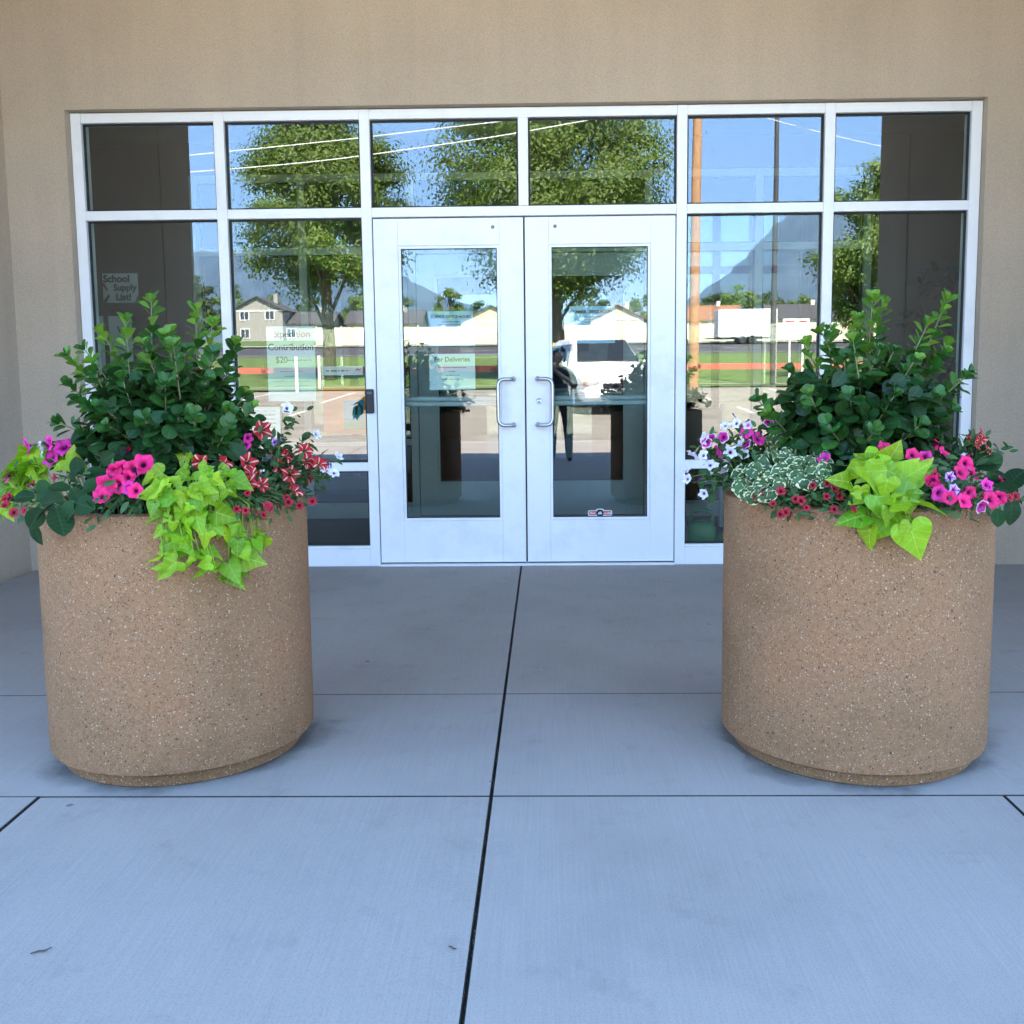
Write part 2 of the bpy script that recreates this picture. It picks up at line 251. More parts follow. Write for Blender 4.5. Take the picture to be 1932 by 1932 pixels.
# ------------------------------------------------------------------ mesh helpers
class MB:
    def __init__(s): s.v = []; s.f = []; s.m = []; s.uv = None
    def add(s, verts, faces, mi=0):
        k = len(s.v); s.v += [tuple(p) for p in verts]; s.f += [tuple(i+k for i in f) for f in faces]; s.m += [mi]*len(faces); return s
    def box(s, x0, x1, y0, y1, z0, z1, mi=0, bev=0.0):
        if bev <= 0:
            v = [(x0,y0,z0),(x1,y0,z0),(x1,y1,z0),(x0,y1,z0),(x0,y0,z1),(x1,y0,z1),(x1,y1,z1),(x0,y1,z1)]
            return s.add(v, [(0,3,2,1),(4,5,6,7),(0,1,5,4),(1,2,6,5),(2,3,7,6),(3,0,4,7)], mi)
        b = min(bev, (x1-x0)*.45, (y1-y0)*.45, (z1-z0)*.45); v = []
        lo, hi = (x0,y0,z0), (x1,y1,z1); idx = {}
        for cx in (0,1):
            for cy in (0,1):
                for cz in (0,1):
                    c = (cx,cy,cz); base = [hi[i] if c[i] else lo[i] for i in range(3)]
                    for ax in range(3):                 # vertex lying on the face normal to axis ax
                        p = list(base)
                        for i in range(3):
                            if i != ax: p[i] += -b if c[i] else b
                        idx[(c,ax)] = len(v); v.append(tuple(p))
        F = []
        for ax in range(3):
            o1, o2 = (ax+1)%3, (ax+2)%3
            for sd in (0,1):
                q = []
                for a1, a2 in ((0,0),(1,0),(1,1),(0,1)):
                    c = [0,0,0]; c[ax] = sd; c[o1] = a1; c[o2] = a2; q.append(idx[(tuple(c),ax)])
                F.append(tuple(q if sd else q[::-1]))
        for ax in range(3):                              # edges parallel to ax
            o1, o2 = (ax+1)%3, (ax+2)%3
            for a1 in (0,1):
                for a2 in (0,1):
                    c0 = [0,0,0]; c0[o1] = a1; c0[o2] = a2; c1 = list(c0); c1[ax] = 1; c0, c1 = tuple(c0), tuple(c1)
                    q = [idx[(c0,o1)], idx[(c1,o1)], idx[(c1,o2)], idx[(c0,o2)]]
                    F.append(tuple(q if (a1 ^ a2) == 0 else q[::-1]))
        for c in [(a,b_,d) for a in (0,1) for b_ in (0,1) for d in (0,1)]:
            q = [idx[(c,0)], idx[(c,1)], idx[(c,2)]]; F.append(tuple(q if sum(c)%2 == 1 else q[::-1]))
        return s.add(v, F, mi)
    def tube(s, pts, rad, n=8, mi=0, caps=True):
        pts = [Vector(p) for p in pts]; k = len(s.v); rr = rad if hasattr(rad, '__len__') else [rad]*len(pts)
        ref = None; vs = []
        for i, p in enumerate(pts):
            d = (pts[min(i+1, len(pts)-1)] - pts[max(i-1, 0)]).normalized()
            if ref is None: ref = d.orthogonal().normalized()
            ref = (ref - d*ref.dot(d)); ref = ref.normalized() if ref.length > 1e-6 else d.orthogonal().normalized()
            bt = d.cross(ref)
            for j in range(n):
                a = 2*math.pi*j/n; vs.append(p + (ref*math.cos(a) + bt*math.sin(a))*rr[i])
        fs = [(i*n+j, i*n+(j+1)%n, (i+1)*n+(j+1)%n, (i+1)*n+j) for i in range(len(pts)-1) for j in range(n)]
        if caps: fs += [tuple(range(n))[::-1], tuple((len(pts)-1)*n+j for j in range(n))]
        return s.add(vs, fs, mi)
    def lathe(s, prof, n=64, cx=0, cy=0, mi=0):
        vs = [(cx+r*math.cos(2*math.pi*j/n), cy+r*math.sin(2*math.pi*j/n), z) for r, z in prof for j in range(n)]
        fs = [(i*n+j, i*n+(j+1)%n, (i+1)*n+(j+1)%n, (i+1)*n+j) for i in range(len(prof)-1) for j in range(n)]
        return s.add(vs, fs, mi)
    def mesh(s, name, mats, smooth=False):
        me = bpy.data.meshes.new(name); me.from_pydata(s.v, [], s.f)
        for x in (mats if isinstance(mats, (list, tuple)) else [mats]): me.materials.append(M[x] if isinstance(x, str) else x)
        if any(s.m): me.polygons.foreach_set('material_index', s.m)
        if smooth: me.shade_smooth() if smooth is True else (me.shade_smooth(), me.set_sharp_from_angle(angle=R(smooth)))
        me.update(); return me
    def build(s, name, mats, parent=None, smooth=False, loc=None):
        o = bpy.data.objects.new(name, s.mesh(name, mats, smooth)); COL.objects.link(o)
        if parent: o.parent = parent
        if loc is not None: o.location = loc
        return o
def tag(o, label=None, cat=None, group=None, kind=None):
    for k, v in (('label', label), ('category', cat), ('group', group), ('kind', kind)):
        if v: o[k] = v
    return o
def empty(name, loc, label=None, cat=None, group=None, rz=0):
    o = bpy.data.objects.new(name, None); COL.objects.link(o); o.location = loc; o.rotation_euler.z = rz; o.empty_display_size = 0.1
    return tag(o, label, cat, group)
def inst(name, me, mat4, parent):
    o = bpy.data.objects.new(name, me); COL.objects.link(o); o.parent = parent; o.matrix_local = mat4; return o
def frame_mat(pos, tip, nrm, scale=1.0, sx=1.0):
    y = Vector(tip).normalized(); z = Vector(nrm); z = z - y*z.dot(y)
    z = z.normalized() if z.length > 1e-5 else y.orthogonal().normalized(); x = y.cross(z)
    m = Matrix(((x.x*scale*sx, y.x*scale, z.x*scale, pos[0]), (x.y*scale*sx, y.y*scale, z.y*scale, pos[1]), (x.z*scale*sx, y.z*scale, z.z*scale, pos[2]), (0,0,0,1)))
    return m
def text_mesh(body, size, mat, bold=0.0, align='CENTER', sx=1.0):
    cu = bpy.data.curves.new('txt', 'FONT'); cu.body = body; cu.size = size; cu.align_x = align; cu.offset = bold; cu.extrude = 0.0002; cu.resolution_u = 3
    o = bpy.data.objects.new('txt', cu); COL.objects.link(o); dg = bpy.context.evaluated_depsgraph_get()
    me = bpy.data.meshes.new_from_object(o.evaluated_get(dg)); bpy.data.objects.remove(o); bpy.data.curves.remove(cu)
    me.transform(Matrix.Diagonal((sx, 1, 1, 1))); me.transform(Matrix.Rotation(R(90), 4, 'X')); me.materials.clear(); me.materials.append(M[mat]); return me
def lettering(parent, body, size, mat, x, z, y=-0.0012, bold=0.0, align='CENTER', name='lettering', sx=1.0, rot=0):
    o = bpy.data.objects.new(name, text_mesh(body, size, mat, bold, align, sx)); COL.objects.link(o); o.parent = parent; o.location = (x, y, z); o.rotation_euler.y = rot; return o
# ================================================================== GROUND AND SETTING
def zt(y):                                     # height of the land behind the photographer (it climbs away from the school)
    d = -y
    for (a, za), (b, zb) in zip(PROF, PROF[1:]):
        if d <= b: return za + (zb-za)*max(0, (d-a))/(b-a)
    return PROF[-1][1]
PROF = [(-60, -0.14), (10.2, -0.14), (28, 0.42), (44, 0.92), (64, 1.95), (84, 2.95), (112, 4.3), (400, 9.0), (2500, 30.0), (9000, 60.0)]
def strip(name, y0, y1, x0, x1, dz, mat, kind='structure', step=6.0, parent=None):
    b = MB(); n = max(1, int(abs(y1-y0)/step)); ys = sorted(set([y0+(y1-y0)*i/n for i in range(n+1)] + [-d for d, _ in PROF if min(y0, y1) < -d < max(y0, y1)]))
    for y in ys: b.v += [(x0, y, zt(y)+dz), (x1, y, zt(y)+dz)]
    b.f = [(2*i, 2*i+1, 2*i+3, 2*i+2) for i in range(len(ys)-1)]; b.m = [0]*len(b.f)
    o = b.build(name, mat, parent)
    if not parent: o['kind'] = kind
    return o
strip('terrain', -9000, 60, -9000, 9000, -0.25, 'dryland', step=60)
bed = MB().box(-14, 14, -10.15, 0.1, -0.13, -0.016).build('plaza', 'joint'); bed['kind'] = 'structure'
CJ = -0.036
def slab(x0, x1, y0, y1, g=0.005, gy=0.003):
    b = MB(); w_, d_ = (x1-x0)/2-g, (y1-y0)/2-gy; b.box(-w_, w_, -d_, d_, -0.10, 0.0, bev=0.002)
    b.m = [0 if i == 5 else 1 for i in range(len(b.f))]; b.build('concrete_slab', ['slab', 'joint'], bed, loc=((x0+x1)/2, (y0+y1)/2, random.uniform(-0.0012, 0.0012)))
for y0, y1 in ((-2.48, 0.1), (-3.395, -2.48)):
    for x0, x1 in ((-8.0, CJ-2.8), (CJ-2.8, CJ), (CJ, CJ+2.86), (CJ+2.86, 8.0)) if y1 < 0 else ((-3.1, CJ), (CJ, 3.13)): slab(x0, x1, y0, y1, 0.0038, 0.0012)
xs = [-9.8, -7.0, -4.2, -2.77, -1.372, CJ, 1.452, 2.9, 4.3, 7.1, 9.9]
for y0, y1 in ((-6.15, -3.395), (-8.8, -6.15), (-10.1, -8.8)):
    for x0, x1 in zip(xs, xs[1:]): slab(x0, x1, y0, y1, 0.0038, 0.0028)
random.seed(4); gb = MB()                                   # crumbs and leaf bits caught in the long joint
for k in range(420):
    y = -random.random()*5.2+.05; x = CJ+random.gauss(0, .0045); s_ = random.uniform(.0015, .005)*(2.0 if random.random() < .06 else 1); z = random.uniform(-.012, .0)
    q = [Vector((x, y, z))+Vector((random.uniform(-1, 1), random.uniform(-1, 1), random.uniform(-.5, .8)))*s_ for _ in range(4)]; gb.add(q, [(0, 1, 2), (0, 2, 3), (0, 3, 1), (1, 3, 2)])
go = gb.build('joint_debris', 'bark', bed); go['kind'] = 'stuff'
# twig and grit lying on the slabs
def twig(x, y, a, l, lab):
    p = [(-l/2, 0, 0.003), (-l*.1, l*.07, 0.004), (l*.2, l*.02, 0.0035), (l/2, l*.12, 0.006)]
    o = MB().tube(p, [0.0014, 0.002, 0.002, 0.0012], 5).build('twig', 'bark', loc=(x, y, 0)); o.rotation_euler.z = a
    tag(o, lab, 'twig')
p = at(82, 1907, 0)
def ground_at(u, v):
    u *= 1932/2048; v *= 1932/2048; d = CF + CR*((u-PPX)/F1932) - CU*((v-PPY)/F1932); return CAM + d*(-CAM.z/d.z)
g = ground_at(82, 1906); twig(g.x, g.y, 0.35, 0.042, 'small dry brown twig lying on bare pale concrete')
g = ground_at(904, 1899); twig(g.x, g.y, -0.8, 0.022, 'tiny straw-coloured twig close to the long dark slab joint')
tag(strip('kerb', -10.35, -10.17, -60, 60, 0.135, 'walk'), kind='structure')
kb = bpy.data.objects['kerb']
strip('kerb_face', -10.351, -10.345, -60, 60, 0.05, 'walk', parent=kb)
LOT = strip('parking_lot', -28, -10.36, -60, 60, 0.0, 'asphalt')
def stripe(x0, y0, x1, y1, wd=0.1):
    d = Vector((x1-x0, y1-y0, 0)); n_ = Vector((-d.y, d.x, 0)).normalized()*wd/2; P0, P1 = Vector((x0, y0, zt(y0)+.005)), Vector((x1, y1, zt(y1)+.005))
    MB().add([P0-n_, P1-n_, P1+n_, P0+n_], [(0,1,2,3)]).build('painted_line', 'paint', LOT)
stripe(-40, -21.6, 40, -21.6, 0.12); stripe(-40, -11.2, 40, -11.2, 0.1)
for k in range(-9, 12): stripe(0.1+k*2.75-0.9, -22, 0.1+k*2.75-0.9, -27, 0.1)
for k in range(-9, 12): stripe(k*2.75-0.55, -17.2, k*2.75-0.55, -20.6+1.4, 0.1)
strip('lawn', -43.6, -28.3, -80, 80, 0.03, 'grass'); strip('lawn_kerb', -28.3, -28.0, -80, 80, 0.13, 'walk')
rk = MB().box(-80, 80, -45.4, -43.7, .7, zt(-44)+.32).build('red_kerb', 'redkerb'); rk['kind'] = 'structure'; strip('verge', -63, -45.6, -80, 80, 0.03, 'grass')
RD = strip('road', -84, -63.4, -300, 300, 0.0, 'road'); strip('road_kerb', -63.4, -63, -300, 300, 0.12, 'walk')
for k in range(-12, 13): MB().add([(k*7, -73.4, zt(-73.4)+.01), (k*7+3, -73.4, zt(-73.4)+.01), (k*7+3, -73.15, zt(-73.15)+.01), (k*7, -73.15, zt(-73.15)+.01)], [(0,1,2,3)]).build('lane_dash', 'paint', RD)
strip('far_pavement', -86.5, -84, -300, 300, 0.12, 'walk'); strip('far_lawn', -175, -86.5, -300, 300, 0.04, 'grass')

# mountains
def mountain(name, x0, x1, y, prof, depth, seed):
    r = np.random.default_rng(seed); nx, ny = 90, 16; V = []; F = []
    us = np.linspace(0, 1, nx); hs = np.interp(us, [p_[0] for p_ in prof], [p_[1] for p_ in prof])
    nz = sum(np.interp(us, np.linspace(0, 1, k), r.uniform(-1, 1, k))*a for k, a in ((9, 40), (19, 26), (41, 14)))
    hs = np.maximum(5, hs + nz*np.clip(hs/400, 0, 1))
    for j in range(ny):
        t = j/(ny-1); prof_ = math.sin(math.pi*min(1, t*1.0)/1.0*0.5)**1.15 if t <= 1 else 0
        rid = np.interp(us, np.linspace(0, 1, 31), r.uniform(-1, 1, 31))*60*math.sin(math.pi*t)
        for i in range(nx): V.append((x0+(x1-x0)*us[i]+r.uniform(-14, 14), y-depth*t, 20+max(0, hs[i]*prof_+rid[i]*min(1, hs[i]/300))))
    F = [(j*nx+i, j*nx+i+1, (j+1)*nx+i+1, (j+1)*nx+i) for j in range(ny-1) for i in range(nx-1)]
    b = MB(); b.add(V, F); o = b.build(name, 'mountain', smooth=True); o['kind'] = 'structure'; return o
M['mountain'] = plain('hazed_mountain_scrub', (0.085, 0.115, 0.135), 0.95, var=0.45, scale=0.006)  # scrub colour with the blue of distant haze mixed in
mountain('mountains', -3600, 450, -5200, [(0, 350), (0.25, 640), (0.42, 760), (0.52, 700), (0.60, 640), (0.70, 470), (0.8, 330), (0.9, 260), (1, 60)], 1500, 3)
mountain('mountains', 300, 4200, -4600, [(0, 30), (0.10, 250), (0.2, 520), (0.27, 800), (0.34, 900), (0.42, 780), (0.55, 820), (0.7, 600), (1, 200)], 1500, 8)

# ================================================================== BUILDING
bld = empty('school_building', (0, 0, 0), 'tan stucco school building around the glass entrance', 'building')
ZT, HW = 2.80, 2.745
fw = MB()
fw.box(-6, -HW, -0.06, 0.2, -0.1, ZT); fw.box(HW, 6, -0.06, 0.2, -0.1, ZT); fw.box(-6, 6, -0.06, 0.2, ZT, 5.6)
fw.build('facade_wall', 'stucco', bld)
for sx in (-1, 1):
    xi = -3.12 if sx < 0 else 3.16
    b = MB(); b.box(min(xi, xi+sx*.35), max(xi, xi+sx*.35), -2.3, -0.06, -0.1, 4.0); b.build('side_wall', 'stucco', bld)
    b = MB(); xp = xi - sx*0.004; b.box(min(xp, xp+sx*.8), max(xp, xp+sx*.8), -3.05, -2.3, -0.1, 4.0, bev=0.012); b.build('pillar', 'stucco', bld)
    b = MB(); b.box(min(xp+sx*.8, sx*14), max(xp+sx*.8, sx*14), -2.7, -2.35, -0.1, 5.6); b.build('outer_wall', 'stucco', bld)
    b = MB(); b.box(sx*14-0.15, sx*14+0.15, -2.35, 14, -0.1, 5.6); b.build('end_wall', 'stucco', bld)
MB().box(-4.6, 4.64, -4.3, -0.06, 4.0, 4.25).build('shading_soffit', 'roof', bld)  # unseen canopy, overhang lengthened past the pillars to darken the ground near the doors
MB().box(-3.9, 3.94, -3.0, -2.75, 4.25, 5.6).build('parapet', 'stucco', bld)
MB().box(-14, 14, -2.35, 14, 5.05, 5.3).build('roof', 'roof', bld)
MB().box(-14, 14, 14, 14.3, -0.1, 5.6).build('rear_wall', 'stucco', bld)
# vestibule and lobby behind the glass
MB().box(-4.3, 4.3, 0.1, 2.05, -0.1, -0.004).build('vestibule_floor', 'mat', bld)
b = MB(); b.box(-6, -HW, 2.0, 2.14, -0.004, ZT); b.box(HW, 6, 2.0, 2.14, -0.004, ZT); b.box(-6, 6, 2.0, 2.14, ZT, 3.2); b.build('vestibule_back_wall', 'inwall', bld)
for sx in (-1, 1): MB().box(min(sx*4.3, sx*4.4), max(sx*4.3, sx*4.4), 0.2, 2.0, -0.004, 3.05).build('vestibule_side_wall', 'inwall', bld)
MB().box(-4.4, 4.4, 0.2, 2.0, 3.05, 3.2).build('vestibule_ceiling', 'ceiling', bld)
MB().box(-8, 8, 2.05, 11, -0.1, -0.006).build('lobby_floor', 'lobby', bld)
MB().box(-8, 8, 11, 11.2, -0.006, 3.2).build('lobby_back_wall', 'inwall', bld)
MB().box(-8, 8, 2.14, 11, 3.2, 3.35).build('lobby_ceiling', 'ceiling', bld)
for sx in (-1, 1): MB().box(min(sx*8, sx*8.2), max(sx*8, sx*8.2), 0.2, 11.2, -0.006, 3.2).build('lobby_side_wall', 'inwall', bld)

def pane(parent, x0, x1, z0, z1, y, mat, th=0.008):
    b = MB(); v = [(x0,y,z0),(x1,y,z0),(x1,y,z1),(x0,y,z1)]; v2 = [(a, y+th, c) for a, _, c in v]
    b.add(v+v2, [(0,1,2,3)], 0); b.f += [(7,6,5,4),(0,4,5,1),(1,5,6,2),(2,6,7,3),(3,7,4,0)]; b.m += [1]*5
    return b.build('pane', [mat, 'clear'], parent)
def ring(b, x0, x1, z0, z1, y0, y1, t):
    b.box(x0, x1, y0, y1, z0, z0+t); b.box(x0, x1, y0, y1, z1-t, z1); b.box(x0, x0+t, y0, y1, z0+t, z1-t); b.box(x1-t, x1, y0, y1, z0+t, z1-t); return b
def handle_mesh(s):
    pts = []; zc, h, off, out = 1.03, 0.142, 0.092, 0.062
    top = [(0.0, 0.0, h), (0.0, -out*0.7, h), (-0.006, -out*.94, h), (-0.022, -out, h), (-0.055, -out, h)]
    cor = [(-0.055-0.037*math.sin(a), -out, h-0.037*(1-math.cos(a))) for a in (R(30), R(60), R(90))]
    half = top + cor; pts = half + [(x_, y_, -z_) for x_, y_, z_ in half[::-1]]
    return MB().tube([(s*x_, y_, z_) for x_, y_, z_ in pts], 0.0118, 12).mesh('handle', 'steel', True)
def storefront(name, y, alu, gm, gmd, label, inner=False):
    root = empty(name, (0, y, 0), label, 'storefront'); W = 0.031; D = 0.11
    def bar(nm, x0, x1, z0, z1, y0=0.0, y1=D, par=root): return MB().box(x0, x1, y0, y1, z0, z1, bev=0.002).build(nm, alu, par)
    XS = (-2.71, -1.84, -0.957, 0.957, 1.84, 2.71); ZH = 2.735
    for x in XS: bar('jamb' if abs(x) > 2.5 else 'mullion', x-W, x+W, 0.0, 2.793)
    bar('mullion', -0.03, 0.03, 2.216, ZH)
    for a, c in zip(XS, XS[1:]):
        x0, x1 = a+W+.0005, c-W-.0005; mid = abs(a) < 1 and abs(c) < 1
        bar('head', x0, x1, ZH, 2.793, 0.002); bar('transom_bar', x0, x1, 2.157, 2.214, 0.001)
        for s_ in ((x0, -0.0305), (0.0305, x1)) if mid else ((x0, x1),):
            pane(root, s_[0], s_[1], 2.215, 2.734, 0.045, gm); ring(MB(), s_[0], s_[1], 2.2145, 2.7345, 0.028, 0.044, 0.010).build('gasket', 'gasket', root)
        if not mid:
            bar('sill', x0, x1, 0.0, 0.112, 0.001); bar('rail', x0, x1, 0.604, 0.658, 0.001); bar('sill_bead', x0, x1, 0.1125, 0.128, 0.012, 0.09)
            for z0, z1 in ((0.1285, 0.6035), (0.6585, 2.1565)):
                pane(root, x0, x1, z0, z1, 0.045, gm); ring(MB(), x0, x1, z0, z1, 0.028, 0.044, 0.010).build('gasket', 'gasket', root)
    bar('threshold', -0.925, 0.925, 0.0, 0.012, -0.02, D)
    for s in (-1, 1):                                     # the two door leaves
        d = bpy.data.objects.new('door', None); COL.objects.link(d); d.parent = root; d.empty_display_size = 0.1
        def db(nm, xa, xb, z0, z1, y0=0.012, y1=0.057, mt=alu, bv=0.0015): return MB().box(min(s*xa, s*xb), max(s*xa, s*xb), y0, y1, z0, z1, bev=bv).build(nm, mt, d)
        db('stile', 0.772, 0.921, 0.02, 2.148); db('stile', 0.005, 0.150, 0.02, 2.148)
        db('top_rail', 0.1505, 0.7715, 1.985, 2.148); db('bottom_rail', 0.1505, 0.7715, 0.02, 0.285)
        bd = MB(); ring(bd, min(s*.151, s*.771), max(s*.151, s*.771), 0.286, 1.984, 0.018, 0.050, 0.016); bd.build('glazing_bead', alu, d)
        a_, b_ = sorted((s*.1675, s*.7545)); pane(d, a_, b_, 0.3025, 1.9675, 0.031, gmd, 0.006)
        g_ = MB(); ring(g_, a_-.0004, b_+.0004, 0.302, 1.968, 0.0255, 0.0305, 0.005); g_.build('gasket', 'gasket', d)
        pb = MB(); pb.box(a_-.08, b_+.08, 0.085, 0.13, 1.000, 1.030, bev=.006); pb.box(a_-.08, b_+.08, 0.085, 0.122, 1.033, 1.062, bev=.006); pb.box(a_-.09, a_-.04, 0.0575, 0.086, 0.995, 1.067); pb.box(b_+.04, b_+.09, 0.0575, 0.086, 0.995, 1.067)
        pb.build('panic_bar', 'alu2', d)
        h = bpy.data.objects.new('handle', handle_mesh(s)); COL.objects.link(h); h.parent = d; h.location = (s*.075, 0.0125, 1.027); h.scale = (s*s, 1, 1)
        h.data.transform(Matrix.Diagonal((-1, 1, 1, 1))); h.data.flip_normals()
        for zz in (1.027+.142, 1.027-.142): MB().lathe([(0.0001, 0.003), (0.015, 0.0028), (0.017, 0), (0.0175, -0.002)], 16).build('handle_rose', 'steel', h, True).matrix_local = Matrix.Translation((0, 0, zz-1.027)) @ Matrix.Rotation(R(90), 4, 'X')
        bt = MB().lathe([(0.0001, 0.0045), (0.005, 0.0045), (0.0052, 0.003), (0.010, 0.003), (0.0112, 0.0)], 16).build('bolt', 'steel', d, True); bt.location = (s*.19, 0.012, 2.092); bt.rotation_euler = (R(90), 0, 0)
        if s > 0:
            lk = MB().lathe([(0.0001, 0.006), (0.012, 0.006), (0.0135, 0.004), (0.0150, 0.009), (0.0195, 0.007), (0.0205, 0.0)], 24).build('lock_cylinder', 'steel', d, True); lk.location = (0.085, 0.012, 1.03); lk.rotation_euler = (R(90), 0, 0)
            MB().box(-.0012, .0012, -.005, .005, 0.0055, 0.0068).build('keyhole', 'gasket', lk)
        if not inner:
            db('door_sweep', 0.006, 0.920, 0.0125, 0.0195, 0.02, 0.05, 'gasket', 0.0); 
            db('hinge_gap', 0.9215, 0.9255, 0.02, 2.148, 0.02, 0.05, 'gasket', 0)
    MB().box(-.004, .004, 0.03, 0.055, 0.02, 2.148).build('meeting_gasket', 'gasket', root)
    return root
front = storefront('glass_storefront', 0.0, 'alu', 'glass', 'glass_door', 'white framed glass storefront with double doors behind the two planters')
inner = storefront('inner_storefront', 2.0, 'alu2', 'glass_in', 'glass_in', 'second row of framed glass doors seen through the front doors', True)

# card reader on the mullion left of the doors
p = at(741, 790, 0)
o = MB().box(p.x-.026, p.x+.022, -0.026, -0.0005, 0.965, 1.115, bev=.006).build('card_reader', 'black', loc=(0, 0, 0)); tag(o, 'small black card reader box fixed beside the double doors', 'card reader')
MB().box(p.x-.018, p.x+.014, -0.0275, -0.0262, 1.085, 1.100, bev=.0005).build('indicator', 'inkgrey', o)

# ------------------------------------------------------------------ notices
def sheet(name, u0, v0, u1, v1, Y, mat, label, cat='notice'):
    a, c = at(u0, v0, Y), at(u1, v1, Y); cx, cz, w_, h_ = (a.x+c.x)/2, (a.z+c.z)/2, abs(c.x-a.x), abs(a.z-c.z)
    b = MB(); n = 6
    for i in range(n+1):
        for j in (0, 1):
            x = -w_/2+w_*i/n; b.v.append((x, -0.0015*math.sin(i*1.7)*j*0, -h_/2+h_*j)); 
    b.v += [(x, y+0.0006, z) for x, y, z in b.v]; k = 2*(n+1)
    for i in range(n): b.f += [(2*i, 2*i+2, 2*i+3, 2*i+1), (k+2*i, k+2*i+1, k+2*i+3, k+2*i+2)]
    b.f += [(0, 1, k+1, k), (2*n, k+2*n, k+2*n+1, 2*n+1)]
    b.m = [0]*len(b.f); o = b.build(name, mat, loc=(cx, Y, cz)); tag(o, label, cat); return o, w_, h_
def bars(o, rows, mat, t, name='text_line'):
    for x0, x1, z in rows:
        MB().box(x0, x1, -0.0011, -0.0003, z-t/2, z+t/2).build(name, mat, o)
def squiggle(o, cx, z, w_, t, mat, seed):                # a line of tiny unreadable print
    r = random.Random(seed); b = MB(); x = cx-w_/2
    while x < cx+w_/2:
        l = r.uniform(.5, 2.2)*t*2; b.box(x, min(x+l, cx+w_/2), -0.0011, -0.0003, z-t/2*r.uniform(.6, 1), z+t/2*r.uniform(.6, 1)); x += l+t*r.uniform(.5, 1.0)
    b.build('text_line', mat, o)
YP = 0.0545
o, w_, h_ = sheet('paper_notice', 532, 653, 633, 802, YP, 'paper', 'tall white Expedition Contribution notice inside the window left of the doors')
lettering(o, 'Expedition', 0.058, 'ink', 0, h_*.5-.067, bold=.0011, sx=1.0); lettering(o, 'Contribution', 0.058, 'ink', 0, h_*.5-.147, bold=.0015, sx=.93)
lettering(o, '$20', 0.056, 'ink', -w_*.20, h_*.5-.225, sx=.9); squiggle(o, w_*.17, h_*.5-.21, w_*.5, .006, 'inkgrey', 2)
for k in range(5): squiggle(o, 0, h_*.5-.28-k*.03, w_*(.5, .3, .75, .7, .35)[k], .004, 'inkgrey', k+5)
o, w_, h_ = sheet('paper_notice', 856, 623, 947, 692, YP, 'paper_blue', 'blue Summer Office Hours notice on the left door above the deliveries notice')
lettering(o, 'SUMMER OFFICE HOURS', 0.025, 'ink', 0, h_*.5-.042, bold=.0007, sx=.92)
for k in range(6): squiggle(o, 0, h_*.5-.065-k*.018, w_*(.42, .55, .3, .7, .4, .5)[k], .006, 'ink', k)
o, w_, h_ = sheet('paper_notice', 1139, 613, 1230, 686, YP, 'paper_blue', 'blue Summer Office Hours notice taped inside the door with the lock')
lettering(o, 'SUMMER OFFICE HOURS', 0.025, 'ink', 0, h_*.5-.042, bold=.0009, sx=.92)
for k in range(7): squiggle(o, 0, h_*.5-.065-k*.0175, w_*(.45, .5, .28, .72, .45, .5, .2)[k], .006, 'ink', k+20)
MB().lathe([(0.0001, 0.0008), (0.009, 0.0008), (0.0092, 0)], 20).build('seal_mark', 'ink', o).matrix_local = Matrix.Translation((0, 0, -h_*.5+.035)) @ Matrix.Rotation(R(90), 4, 'X')
o, w_, h_ = sheet('paper_notice', 858, 708, 951, 779, YP, 'paper', 'white For Deliveries notice on the left door')
lettering(o, 'For Deliveries', 0.042, 'ink', 0, h_*.5-.048, bold=.0006, sx=.92)
for k in range(4): squiggle(o, 0, h_*.5-.085-k*.024, w_*(.6, .15, .3, .45)[k], .006, 'inkgrey', k+40)
o, w_, h_ = sheet('paper_notice', 489, 814, 563, 905, YP, 'paper', 'white notice low in the window, half hidden behind star petunias')
for k in range(6): squiggle(o, 0, h_*.5-.025-k*.026, w_*.75, .006, 'inkgrey', k+60)
o, w_, h_ = sheet('paper_strip', 645, 733, 726, 750, YP, 'paper', 'narrow white strip with small bird mark above the orange flyer')
squiggle(o, -.03, 0, w_*.6, .01, 'inkgrey', 71); MB().tube([(w_*.32, -.001, .0), (w_*.37, -.001, .012), (w_*.42, -.001, .004), (w_*.46, -.001, .016)], [.002, .006, .005, .001], 6).build('bird_mark', 'teal', o)
o, w_, h_ = sheet('flyer', 645, 772, 733, 868, YP, 'orange', 'orange and teal flyer inside the window beside the card reader', 'flyer')
MB().box(-w_*.02, w_*.46, -.0012, -.0004, -h_*.22, h_*.2).build('teal_panel', 'teal', o); MB().box(-w_*.02, w_*.46, -.0012, -.0004, -h_*.40, -h_*.225).build('green_panel', 'green', o)
MB().tube([(w_*.27, -.002, -h_*.1), (w_*.28, -.002, h_*.05), (w_*.34, -.002, h_*.12), (w_*.4, -.002, h_*.05), (w_*.41, -.002, -h_*.1)], .008, 8).build('dark_arch', 'ink', o); squiggle(o, w_*.2, h_*.02, w_*.4, .006, 'paper', 9)
